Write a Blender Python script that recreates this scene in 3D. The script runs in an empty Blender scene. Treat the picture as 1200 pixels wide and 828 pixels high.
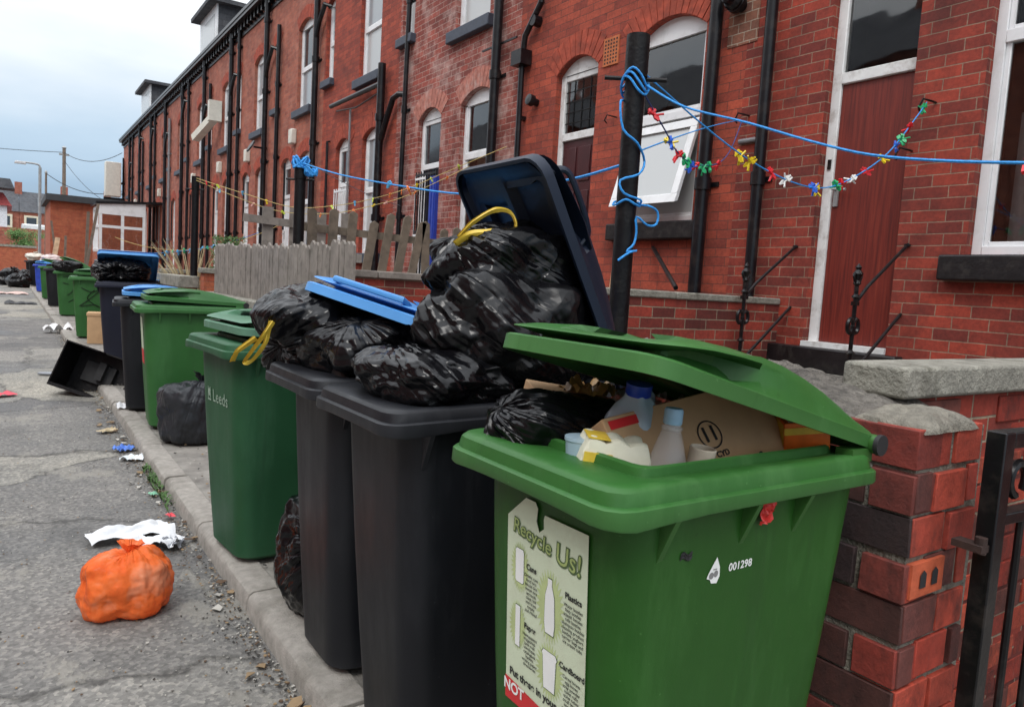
import bpy, bmesh, math, random
from mathutils import Vector, Matrix, noise, Euler
random.seed(7)
S = bpy.context.scene
COL = S.collection
R = math.radians
PI = math.pi

# ------------------------------------------------------------------ camera
F = 860.0; CX, CY = 600.0, 414.0; HC = 1.3
def _n(v): return v.normalized()
yv = Vector((10-CX, 300-CY, F))
b_ = -F*F/(yv.x*(-.06)+yv.y)
vv = Vector((-.06*b_, b_, F))
Yc = _n(yv); Dc = _n(vv); Xc = Dc.cross(Yc)
if Xc.x < 0: Xc = -Xc
Zc = -Dc
cam = bpy.data.cameras.new('camera'); camo = bpy.data.objects.new('camera', cam); COL.objects.link(camo)
right = Vector((Xc.x, Yc.x, Zc.x)); down = Vector((Xc.y, Yc.y, Zc.y)); fwd = Vector((Xc.z, Yc.z, Zc.z))
m = Matrix.Identity(4)
for i in range(3):
    m[i][0] = right[i]; m[i][1] = -down[i]; m[i][2] = -fwd[i]
m[0][3], m[1][3], m[2][3] = 0, 0, HC
camo.matrix_world = m
cam.sensor_width = 36; cam.lens = F/1200*36; cam.clip_start = .05; cam.clip_end = 2000
cam.dof.use_dof = True; cam.dof.focus_distance = 2.2; cam.dof.aperture_fstop = 14
S.camera = camo

# ------------------------------------------------------------------ world: overcast daylight
W = bpy.data.worlds.new("World"); S.world = W; W.use_nodes = True
nt = W.node_tree; N = nt.nodes; L = nt.links
for n in list(N): N.remove(n)
out = N.new('ShaderNodeOutputWorld'); bg = N.new('ShaderNodeBackground')
sky = N.new('ShaderNodeTexSky'); sky.sky_type = 'NISHITA'; sky.sun_disc = False
sky.sun_elevation = R(52); sky.sun_rotation = R(250)
tc = N.new('ShaderNodeTexCoord'); sep = N.new('ShaderNodeSeparateXYZ'); L.new(tc.outputs['Generated'], sep.inputs[0])
mp = N.new('ShaderNodeMapping'); mp.inputs['Scale'].default_value = (1, 1, 3.2); L.new(tc.outputs['Generated'], mp.inputs[0])
nz = N.new('ShaderNodeTexNoise'); nz.inputs['Scale'].default_value = 2.1; nz.inputs['Detail'].default_value = 6; nz.inputs['Roughness'].default_value = .5
L.new(mp.outputs[0], nz.inputs['Vector'])
ma = N.new('ShaderNodeMath'); ma.operation = 'MULTIPLY_ADD'; ma.inputs[1].default_value = .34; ma.inputs[2].default_value = -.17
L.new(nz.outputs['Fac'], ma.inputs[0])
ad = N.new('ShaderNodeMath'); ad.operation = 'ADD'; L.new(sep.outputs['Z'], ad.inputs[0]); L.new(ma.outputs[0], ad.inputs[1])
rp = N.new('ShaderNodeValToRGB'); L.new(ad.outputs[0], rp.inputs[0])
cr = rp.color_ramp; cr.elements[0].position = 0.0; cr.elements[0].color = (3.8, 5.2, 6.8, 1)
cr.elements[1].position = 1.0; cr.elements[1].color = (27, 28, 29.5, 1)
for p, c in ((.05, (4.3, 6.0, 7.9, 1)), (.14, (6.2, 7.9, 9.6, 1)), (.22, (9.2, 10.2, 11.2, 1)), (.30, (12.4, 12.8, 13.2, 1)), (.6, (18, 18.5, 19.2, 1))):
    e = cr.elements.new(p); e.color = c
mx = N.new('ShaderNodeMixRGB'); mx.inputs[0].default_value = .9
L.new(sky.outputs[0], mx.inputs[1]); L.new(rp.outputs[0], mx.inputs[2])
L.new(mx.outputs[0], bg.inputs[0]); bg.inputs[1].default_value = .09; L.new(bg.outputs[0], out.inputs[0])
sl = bpy.data.lights.new('sun', 'SUN'); sl.energy = 1.2; sl.angle = R(18); sl.color = (1, .97, .93)
so = bpy.data.objects.new('sun', sl); COL.objects.link(so)
# sun behind the camera and to the left
sd = Vector((-math.sin(R(50))*math.cos(R(52)), -math.cos(R(50))*math.cos(R(52)), math.sin(R(52))))
so.rotation_euler = sd.to_track_quat('Z', 'Y').to_euler()
S.view_settings.view_transform = 'Standard'; S.view_settings.look = 'None'
S.view_settings.exposure = 0.12; S.view_settings.gamma = 1; S.view_settings.use_curve_mapping = False
S.render.engine = 'CYCLES'
S.cycles.max_bounces = 8; S.cycles.transparent_max_bounces = 12

# ------------------------------------------------------------------ materials
MATS = {}
def nmat(name):
    mt = bpy.data.materials.new(name); mt.use_nodes = True
    n = mt.node_tree.nodes; l = mt.node_tree.links
    b = n['Principled BSDF']; MATS[name] = mt
    return mt, n, l, b
def tex_noise(n, l, scale, detail=4, rough=.55, coord='Object', sc=None):
    t = n.new('ShaderNodeTexCoord'); z = n.new('ShaderNodeTexNoise')
    z.inputs['Scale'].default_value = scale; z.inputs['Detail'].default_value = detail; z.inputs['Roughness'].default_value = rough
    if sc:
        m_ = n.new('ShaderNodeMapping'); m_.inputs['Scale'].default_value = sc
        l.new(t.outputs[coord], m_.inputs[0]); l.new(m_.outputs[0], z.inputs['Vector'])
    else: l.new(t.outputs[coord], z.inputs['Vector'])
    return z
def ramp(n, l, src, stops):
    r = n.new('ShaderNodeValToRGB'); l.new(src, r.inputs[0]); c = r.color_ramp
    while len(c.elements) > 1: c.elements.remove(c.elements[-1])
    c.elements[0].position = stops[0][0]; c.elements[0].color = (*stops[0][1], 1) if len(stops[0][1]) == 3 else stops[0][1]
    for p, col in stops[1:]:
        e = c.elements.new(p); e.color = (*col, 1) if len(col) == 3 else col
    return r
def mixc(n, l, fac, a, b, mode='MIX'):
    x = n.new('ShaderNodeMixRGB'); x.blend_type = mode
    for i, v in ((0, fac), (1, a), (2, b)):
        if hasattr(v, 'links'): l.new(v, x.inputs[i])
        elif isinstance(v, (int, float)): x.inputs[i].default_value = v
        else: x.inputs[i].default_value = (*v, 1)
    return x.outputs[0]
def bump(n, l, h, b, strength=.3, dist=.01, prev=None):
    u = n.new('ShaderNodeBump'); u.inputs['Strength'].default_value = strength; u.inputs['Distance'].default_value = dist
    l.new(h, u.inputs['Height'])
    if prev is not None: l.new(prev, u.inputs['Normal'])
    if b is not None: l.new(u.outputs[0], b.inputs['Normal'])
    return u.outputs[0]
def simple(name, col, rough=.6, var=.25, scale=9, bs=.15, bscale=60, bd=.004, metal=0, dirt=None, dscale=3, coord='Object', spec=.5):
    """paint/plastic/stone: base colour with mottling, optional dirt of its own shape, fine bump"""
    mt, n, l, b = nmat(name)
    z = tex_noise(n, l, scale, 6, .6, coord)
    dark = tuple(c*(1-var) for c in col); lite = tuple(min(1, c*(1+var)) for c in col)
    c = ramp(n, l, z.outputs['Fac'], [(.3, dark), (.7, lite)]).outputs[0]
    if dirt:
        z2 = tex_noise(n, l, dscale, 8, .65, coord)
        f = ramp(n, l, z2.outputs['Fac'], [(.5, (0, 0, 0)), (.68, (1, 1, 1))]).outputs[0]
        fm = n.new('ShaderNodeMath'); fm.operation = 'MULTIPLY'; fm.inputs[1].default_value = dirt[1]; l.new(f, fm.inputs[0])
        c = mixc(n, l, fm.outputs[0], c, dirt[0])
    l.new(c, b.inputs['Base Color']); b.inputs['Roughness'].default_value = rough; b.inputs['Metallic'].default_value = metal; b.inputs['Specular IOR Level'].default_value = spec
    if bs:
        z3 = tex_noise(n, l, bscale, 4, .6, coord); bump(n, l, z3.outputs['Fac'], b, bs, bd)
    return mt
def plastic(name, col, rough=.42, chalk=.35, chalkcol=None):
    """wheelie bin plastic: faded patches, vertical scuffs, grime spots"""
    mt, n, l, b = nmat(name)
    z = tex_noise(n, l, 3.2, 7, .62)
    cc = chalkcol or tuple(c*1.5+.03 for c in col)
    c = ramp(n, l, z.outputs['Fac'], [(.3, tuple(v*.8 for v in col)), (.6, col), (.85, tuple(v*1.18 for v in col))]).outputs[0]
    z2 = tex_noise(n, l, 7, 8, .7, sc=(1, 1, .22))
    f = ramp(n, l, z2.outputs['Fac'], [(.54, (0, 0, 0)), (.8, (chalk, chalk, chalk))]).outputs[0]
    c = mixc(n, l, f, c, cc)
    z4 = tex_noise(n, l, 26, 6, .7)
    f4 = ramp(n, l, z4.outputs['Fac'], [(.66, (0, 0, 0)), (.76, (.5, .5, .5))]).outputs[0]
    c = mixc(n, l, f4, c, tuple(v*.35 for v in col))
    ge = n.new('ShaderNodeNewGeometry'); pf = ramp(n, l, ge.outputs['Pointiness'], [(.52, (0, 0, 0)), (.60, (.35, .35, .35))]).outputs[0]; c = mixc(n, l, pf, c, cc)
    z6 = tex_noise(n, l, 2.2, 8, .75, sc=(6, 6, .5)); f6 = ramp(n, l, z6.outputs['Fac'], [(.56, (0, 0, 0)), (.72, (.45, .45, .45))]).outputs[0]; c = mixc(n, l, f6, c, tuple(v*.5+.006 for v in col))
    z7 = tex_noise(n, l, 90, 2, .5, sc=(1, 1, 1)); f7 = ramp(n, l, z7.outputs['Fac'], [(.74, (0, 0, 0)), (.78, (.6, .6, .6))]).outputs[0]; c = mixc(n, l, f7, c, cc)
    l.new(c, b.inputs['Base Color'])
    rr = ramp(n, l, z2.outputs['Fac'], [(.3, (rough-.08,)*3), (.75, (rough+.2,)*3)]).outputs[0]; l.new(rr, b.inputs['Roughness'])
    b.inputs['Specular IOR Level'].default_value = .32
    z3 = tex_noise(n, l, 420, 2, .5); n1 = bump(n, l, z3.outputs['Fac'], None, .18, .001)
    z5 = tex_noise(n, l, 5, 2, .5); bump(n, l, z5.outputs['Fac'], b, .25, .012, n1)
    return mt
def bag_mat(name, col=(.003, .003, .004), rough=.15):
    """thin glossy film: folds stretched along the pleats (UV runs knot to base) plus soft creases"""
    mt, n, l, b = nmat(name)
    b.inputs['Base Color'].default_value = (*col, 1); b.inputs['Specular IOR Level'].default_value = .3
    zr = tex_noise(n, l, 7, 3, .6); rr = ramp(n, l, zr.outputs['Fac'], [(.35, (rough,)*3), (.7, (rough+.2,)*3)]).outputs[0]
    l.new(rr, b.inputs['Roughness'])
    t = n.new('ShaderNodeTexCoord')
    def ridged(src, sc, scale, detail, strength, dist, prev):
        m_ = n.new('ShaderNodeMapping'); m_.inputs['Scale'].default_value = sc; l.new(src, m_.inputs[0])
        z = n.new('ShaderNodeTexNoise'); z.inputs['Scale'].default_value = scale; z.inputs['Detail'].default_value = detail; z.inputs['Roughness'].default_value = .5; z.inputs['Distortion'].default_value = .6
        l.new(m_.outputs[0], z.inputs['Vector'])
        q = n.new('ShaderNodeMath'); q.operation = 'SUBTRACT'; q.inputs[1].default_value = .5; l.new(z.outputs['Fac'], q.inputs[0])
        w = n.new('ShaderNodeMath'); w.operation = 'ABSOLUTE'; l.new(q.outputs[0], w.inputs[0])
        return bump(n, l, w.outputs[0], None, strength, dist, prev)
    n1 = ridged(t.outputs['UV'], (1.3, 15, 1), 1.0, 2, .45, .06, None)
    w = tex_noise(n, l, 5, 2, .5); va = n.new('ShaderNodeVectorMath'); va.operation = 'MULTIPLY_ADD'; va.inputs[1].default_value = (.2, .2, .2); l.new(w.outputs['Color'], va.inputs[0]); l.new(t.outputs['Object'], va.inputs[2])
    mv = n.new('ShaderNodeMapping'); mv.inputs['Rotation'].default_value = (.5, .7, .4); mv.inputs['Scale'].default_value = (1, .45, 1); l.new(va.outputs[0], mv.inputs[0])
    prev = n1
    for sc_, st, di in ((9, .30, .05), (26, .16, .014)):
        v = n.new('ShaderNodeTexVoronoi'); v.feature = 'F1'; v.inputs['Scale'].default_value = sc_; l.new(mv.outputs[0], v.inputs['Vector'])
        prev = bump(n, l, v.outputs['Distance'], None, st, di, prev)
    l.new(prev, b.inputs['Normal'])
    return mt

def brick_mat(name, c1, c2, mortar, bump_s=.6, soot=.35, eff=0, w=.215, h=.075, ms=.009, efc=(.62, .45, .4)):
    mt, n, l, b = nmat(name)
    t = n.new('ShaderNodeTexCoord')
    wz = n.new('ShaderNodeTexNoise'); wz.inputs['Scale'].default_value = 9; wz.inputs['Detail'].default_value = 3; l.new(t.outputs['UV'], wz.inputs['Vector'])
    va = n.new('ShaderNodeVectorMath'); va.operation = 'MULTIPLY_ADD'; va.inputs[1].default_value = (.007, .007, .007)
    l.new(wz.outputs['Color'], va.inputs[0]); l.new(t.outputs['UV'], va.inputs[2])
    def br(mortar_s, ca, cb, cm):
        k = n.new('ShaderNodeTexBrick'); k.offset = .5; k.offset_frequency = 2
        k.inputs['Scale'].default_value = 1; k.inputs['Brick Width'].default_value = w; k.inputs['Row Height'].default_value = h
        k.inputs['Mortar Size'].default_value = mortar_s; k.inputs['Mortar Smooth'].default_value = .35
        k.inputs['Color1'].default_value = (*ca, 1); k.inputs['Color2'].default_value = (*cb, 1); k.inputs['Mortar'].default_value = (*cm, 1)
        l.new(va.outputs[0], k.inputs['Vector']); return k
    k = br(ms/2, c1, c2, mortar)
    z = n.new('ShaderNodeTexNoise'); z.inputs['Scale'].default_value = 38; z.inputs['Detail'].default_value = 6; z.inputs['Roughness'].default_value = .7; l.new(t.outputs['UV'], z.inputs['Vector'])
    mot = ramp(n, l, z.outputs['Fac'], [(.3, (.7, .7, .7)), (.7, (1.2, 1.2, 1.2))]).outputs[0]
    c = mixc(n, l, 1.0, k.outputs['Color'], mot, 'MULTIPLY')
    # soot and weather stains with a shape of their own
    z2 = n.new('ShaderNodeTexNoise'); z2.inputs['Scale'].default_value = 1.3; z2.inputs['Detail'].default_value = 7; z2.inputs['Roughness'].default_value = .68; l.new(t.outputs['UV'], z2.inputs['Vector'])
    f = ramp(n, l, z2.outputs['Fac'], [(.45, (0, 0, 0)), (.75, (soot,)*3)]).outputs[0]
    c = mixc(n, l, f, c, (.035, .016, .014))
    zs = n.new('ShaderNodeTexNoise'); zs.inputs['Scale'].default_value = 5; zs.inputs['Detail'].default_value = 8; zs.inputs['Roughness'].default_value = .75; l.new(t.outputs['UV'], zs.inputs['Vector'])
    c = mixc(n, l, .75, c, ramp(n, l, zs.outputs['Fac'], [(.3, (.5, .48, .48)), (.5, (.95, .95, .95)), (.7, (1.25, 1.2, 1.15))]).outputs[0], 'MULTIPLY')
    if eff:
        z4 = n.new('ShaderNodeTexNoise'); z4.inputs['Scale'].default_value = 2.3; z4.inputs['Detail'].default_value = 9; z4.inputs['Roughness'].default_value = .72; l.new(t.outputs['UV'], z4.inputs['Vector'])
        f2 = ramp(n, l, z4.outputs['Fac'], [(.48, (0, 0, 0)), (.66, (eff,)*3)]).outputs[0]
        c = mixc(n, l, f2, c, efc)
    l.new(c, b.inputs['Base Color']); b.inputs['Roughness'].default_value = .86
    n1 = bump(n, l, k.outputs['Fac'], None, -bump_s, .006) if False else None
    inv = n.new('ShaderNodeMath'); inv.operation = 'SUBTRACT'; inv.inputs[0].default_value = 1; l.new(k.outputs['Fac'], inv.inputs[1])
    n1 = bump(n, l, inv.outputs[0], None, bump_s, .006)
    bump(n, l, z.outputs['Fac'], b, .35, .003, n1)
    return mt

BR_A = brick_mat('brick_deep_red', (.37, .052, .028), (.16, .026, .019), (.30, .20, .14), soot=.65, ms=.008)
BR_B = brick_mat('brick_orange_red', (.43, .078, .04), (.26, .046, .028), (.09, .045, .035), soot=.4, ms=.006)
BR_C = brick_mat('brick_pink_weathered', (.37, .085, .06), (.20, .045, .035), (.46, .33, .28), soot=.45, eff=.6)
BR_D = brick_mat('brick_far_orange', (.44, .135, .082), (.30, .082, .054), (.28, .15, .11), soot=.42, ms=.009, eff=.28, efc=(.5, .27, .2))
BR_W = brick_mat('brick_yard_wall', (.36, .05, .03), (.10, .022, .018), (.30, .24, .17), soot=.45, h=.072)
BR_E = brick_mat('brick_outhouse', (.46, .13, .06), (.38, .09, .045), (.30, .13, .08), soot=.12, ms=.008)
ARCH = simple('arch_brick', (.35, .062, .032), .85, .35, 14, .4, 60, .004, dirt=((.12, .03, .02), .6), dscale=4)
ARCH_P = simple('arch_brick_weathered', (.42, .16, .12), .85, .35, 14, .4, 60, .004, dirt=((.55, .42, .38), .6), dscale=5)
REVEAL = simple('reveal_mortar', (.16, .05, .035), .9, .4, 10, .3)
UPVC = simple('white_upvc', (.78, .79, .80), .35, .05, 4, .05, dirt=((.4, .4, .36), .35), dscale=6)
WOODW = simple('white_painted_wood', (.74, .75, .74), .5, .08, 6, .2, 40, dirt=((.25, .2, .16), .5), dscale=9)
BLACKP = simple('black_gloss_paint', (.006, .006, .007), .3, .3, 8, .25, 45, .003, dirt=((.05, .04, .035), .5), dscale=12, spec=.35)
BLACKTAR = simple('tarry_black_paint', (.004, .004, .005), .45, .4, 20, .7, 45, .004, dirt=((.02, .018, .016), .5), dscale=14, spec=.25)
BLACKPIPE = simple('black_downpipe', (.006, .006, .008), .3, .3, 6, .15, 30, .003, dirt=((.05, .04, .035), .45), dscale=8, spec=.35)
GREYPIPE = simple('grey_waste_pipe', (.22, .22, .23), .5, .2, 6, .1)
SILLG = simple('grey_painted_sill', (.055, .068, .095), .6, .3, 7, .3, 40, dirt=((.02, .02, .02), .6), dscale=7)
SILLB = simple('black_stone_sill', (.007, .006, .007), .45, .4, 10, .5, 30, .006, dirt=((.05, .045, .04), .5), dscale=12)
SLATE = brick_mat('roof_slate', (.06, .065, .075), (.10, .105, .115), (.025, .025, .028), soot=.2, w=.25, h=.18, ms=.008)
CONC = simple('weathered_coping', (.27, .26, .22), .95, .3, 14, .9, 70, .012, dirt=((.10, .095, .07), .8), dscale=9)
MORTAR = simple('rough_mortar', (.21, .195, .16), .95, .35, 30, 1.0, 90, .012, dirt=((.10, .08, .06), .7), dscale=14)
KERB = simple('kerb_concrete', (.30, .28, .25), .92, .22, 25, .8, 160, .005, dirt=((.13, .12, .10), .6), dscale=5)
GREY_WOOD = simple('weathered_timber', (.24, .215, .19), .85, .25, 6, .6, 50, .005, dirt=((.10, .09, .075), .7), dscale=9)
PICKET = simple('brown_weathered_timber', (.17, .135, .10), .85, .25, 7, .6, 50, .005, dirt=((.07, .06, .045), .7), dscale=9)
GREEN = plastic('green_bin_plastic', (.019, .088, .011), .42, .45, (.07, .19, .05))
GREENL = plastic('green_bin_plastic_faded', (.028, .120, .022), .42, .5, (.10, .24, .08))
GREEN2 = plastic('green_bin_plastic_mid', (.032, .128, .032))
DKGREEN = plastic('dark_green_bin_plastic', (.018, .085, .035), .5, .5)
FADEGREEN = plastic('faded_green_lid', (.05, .16, .085), .45, .8, (.22, .36, .29))
BLACKBIN = plastic('dark_grey_bin_plastic', (.008, .009, .012), .42, .28, (.05, .053, .06))
NAVYBIN = plastic('navy_grey_bin_plastic', (.011, .013, .026), .45, .15, (.03, .035, .06))
NAVYLID = plastic('navy_lid_plastic', (.005, .010, .024), .4, .25, (.02, .032, .06))
BLUE = plastic('blue_lid_plastic', (.06, .27, .66), .4, .3, (.2, .45, .78))
RUBBER = simple('black_rubber', (.015, .015, .016), .7, .2, 20, .1)
BAG = bag_mat('black_bag')
BAG2 = bag_mat('black_bag_dull', (.004, .004, .005), .18)
BAGG = bag_mat('grey_black_bag', (.022, .024, .028), .3)
YEL = simple('yellow_tie', (.75, .52, .06), .4, .2, 20, .3, 50)
ROPEB = simple('blue_rope', (.03, .30, .75), .6, .3, 90, .6, 400, .002)
ROPEY = simple('yellow_cord', (.55, .42, .16), .7, .3, 50, 0)
ROPEG = simple('grey_cord', (.20, .24, .30), .7, .3, 50, 0)
ROPEN = simple('navy_cord', (.02, .06, .22), .7, .3, 50, 0)
CARD = simple('cardboard', (.52, .33, .18), .85, .12, 5, .25, 80, .002, dirt=((.28, .16, .08), .4), dscale=3)
CREAM = simple('cream_paper_tube', (.55, .48, .38), .8, .1)
INK = simple('black_ink', (.012, .012, .012), .6, 0, 9, 0)
WHITE = simple('white_print', (.8, .82, .8), .5, .05, 9, 0)
REDP = simple('red_print', (.60, .025, .03), .5, .1, 9, 0)
REDC = simple('red_crumple', (.62, .03, .025), .35, .25, 30, .4, 60)
MAROON = simple('maroon_door_paint', (.055, .012, .014), .35, .2, 6, .15)
LEAF = simple('weed_leaf', (.06, .13, .03), .7, .4, 30, .1)
STRAW = simple('dry_straw', (.42, .34, .20), .85, .3, 30, .1)
GALV = simple('galvanised_steel', (.35, .36, .36), .5, .2, 10, .1, metal=.4)
WOODPOLE = simple('wooden_pole', (.17, .13, .10), .85, .3, 8, .3)
CURT = simple('net_curtain', (.62, .60, .60), .8, .1, 20, .1)
BLIND = simple('pale_blind', (.50, .50, .42), .8, .1, 20, .05)
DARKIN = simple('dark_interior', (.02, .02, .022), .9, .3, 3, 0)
SATW = simple('white_plastic_box', (.68, .66, .58), .5, .1)

def reddoor():
    mt, n, l, b = nmat('red_stained_door')
    z = tex_noise(n, l, 5, 7, .65, sc=(1, 9, .35))
    c = ramp(n, l, z.outputs['Fac'], [(.3, (.075, .010, .008)), (.55, (.17, .022, .014)), (.75, (.24, .04, .022))]).outputs[0]
    l.new(c, b.inputs['Base Color']); b.inputs['Roughness'].default_value = .42
    bump(n, l, z.outputs['Fac'], b, .2, .004); return mt
REDDOOR = reddoor()
def glass(name, tint=(.75, .8, .8), base=.06):
    mt, n, l, b = nmat(name)
    n.remove(b); o = n['Material Output']
    t = n.new('ShaderNodeBsdfTransparent'); t.inputs[0].default_value = (*tint, 1)
    g = n.new('ShaderNodeBsdfGlossy'); g.inputs['Roughness'].default_value = .03; g.inputs[0].default_value = (1, 1, 1, 1)
    z = tex_noise(n, l, 1.3, 2, .5); bu = n.new('ShaderNodeBump'); bu.inputs['Strength'].default_value = .12; bu.inputs['Distance'].default_value = .05
    l.new(z.outputs['Fac'], bu.inputs['Height']); l.new(bu.outputs[0], g.inputs['Normal'])
    fr = n.new('ShaderNodeFresnel'); fr.inputs['IOR'].default_value = 1.6
    ad = n.new('ShaderNodeMath'); ad.operation = 'ADD'; ad.use_clamp = True; ad.inputs[1].default_value = base; l.new(fr.outputs[0], ad.inputs[0])
    x = n.new('ShaderNodeMixShader'); l.new(ad.outputs[0], x.inputs[0]); l.new(t.outputs[0], x.inputs[1]); l.new(g.outputs[0], x.inputs[2])
    l.new(x.outputs[0], o.inputs['Surface']); return mt
GLASS = glass('window_glass'); 
def solidpane(name, col, rough=.06):
    mt, n, l, b = nmat(name); b.inputs['Base Color'].default_value = (*col, 1); b.inputs['Roughness'].default_value = rough
    b.inputs['Specular IOR Level'].default_value = 1.0; return mt
PANE_D = solidpane('dark_pane', (.03, .035, .04)); PANE_L = solidpane('curtained_pane', (.30, .33, .35), .15)
PANE_W = solidpane('pale_pane', (.48, .50, .50), .2)
def clearplastic(name, col, alpha, rough=.15):
    mt, n, l, b = nmat(name); b.inputs['Base Color'].default_value = (*col, 1); b.inputs['Roughness'].default_value = rough
    b.inputs['Alpha'].default_value = alpha; b.inputs['Specular IOR Level'].default_value = .8; return mt
PETC = clearplastic('clear_bottle_plastic', (.70, .72, .74), .24); JUG = clearplastic('milky_jug_plastic', (.45, .60, .72), .75, .3)

def asphalt():
    mt, n, l, b = nmat('patched_asphalt')
    t = n.new('ShaderNodeTexCoord')
    big = tex_noise(n, l, .55, 9, .62); 
    c = ramp(n, l, big.outputs['Fac'], [(.32, (.115, .113, .108)), (.46, (.20, .194, .18)), (.56, (.26, .248, .225)), (.7, (.15, .146, .136))]).outputs[0]
    # repaired patches: stretched cells
    w = tex_noise(n, l, 1.6, 5, .6)
    va = n.new('ShaderNodeVectorMath'); va.operation = 'MULTIPLY_ADD'; va.inputs[1].default_value = (.8, .8, 0); l.new(w.outputs['Color'], va.inputs[0]); l.new(t.outputs['Object'], va.inputs[2])
    v = n.new('ShaderNodeTexVoronoi'); v.inputs['Scale'].default_value = .62; l.new(va.outputs[0], v.inputs['Vector'])
    pc = ramp(n, l, v.outputs['Color'], [(.2, (.58, .58, .61)), (.5, (1, 1, 1)), (.8, (1.4, 1.36, 1.24))]).outputs[0]
    c = mixc(n, l, .85, c, pc, 'MULTIPLY')
    ve = n.new('ShaderNodeTexVoronoi'); ve.feature = 'DISTANCE_TO_EDGE'; ve.inputs['Scale'].default_value = .62; l.new(va.outputs[0], ve.inputs['Vector'])
    cf = ramp(n, l, ve.outputs['Distance'], [(0, (.75, .75, .75)), (.018, (0, 0, 0))]).outputs[0]
    c = mixc(n, l, cf, c, (.045, .042, .038))
    # aggregate
    ag = n.new('ShaderNodeTexVoronoi'); ag.inputs['Scale'].default_value = 75; l.new(t.outputs['Object'], ag.inputs['Vector'])
    ac = ramp(n, l, ag.outputs['Color'], [(.2, (.62, .62, .62)), (.6, (1.0, 1.0, 1.0)), (.9, (1.5, 1.48, 1.42))]).outputs[0]
    c = mixc(n, l, .8, c, ac, 'MULTIPLY')
    fine = tex_noise(n, l, 35, 8, .75)
    fc = ramp(n, l, fine.outputs['Fac'], [(.3, (.72, .72, .72)), (.7, (1.25, 1.25, 1.25))]).outputs[0]
    c = mixc(n, l, .9, c, fc, 'MULTIPLY')
    # pale worn scabs
    s = tex_noise(n, l, 2.2, 9, .7, sc=(1, .5, 1)); sf = ramp(n, l, s.outputs['Fac'], [(.56, (0, 0, 0)), (.60, (.55, .55, .55))]).outputs[0]
    c = mixc(n, l, sf, c, (.27, .255, .22))
    wt = tex_noise(n, l, .9, 6, .65, sc=(1.4, .8, 1)); wf = ramp(n, l, wt.outputs['Fac'], [(.54, (0, 0, 0)), (.64, (.5, .5, .5))]).outputs[0]; c = mixc(n, l, wf, c, (.055, .053, .05))
    l.new(c, b.inputs['Base Color'])
    rr = ramp(n, l, big.outputs['Fac'], [(.35, (.5,)*3), (.5, (.85,)*3)]).outputs[0]; l.new(rr, b.inputs['Roughness'])
    n1 = bump(n, l, ag.outputs['Distance'], None, .3, .004); n2 = bump(n, l, fine.outputs['Fac'], None, .6, .008, n1)
    bump(n, l, sf, b, .5, .006, n2); return mt
ASPH = asphalt()
PAVE = simple('pavement_concrete', (.25, .235, .21), .9, .3, 6, .8, 130, .006, dirt=((.10, .09, .08), .7), dscale=2.5)
EARTH = simple('far_ground', (.20, .19, .17), .95, .3, .5, 0)

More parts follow.
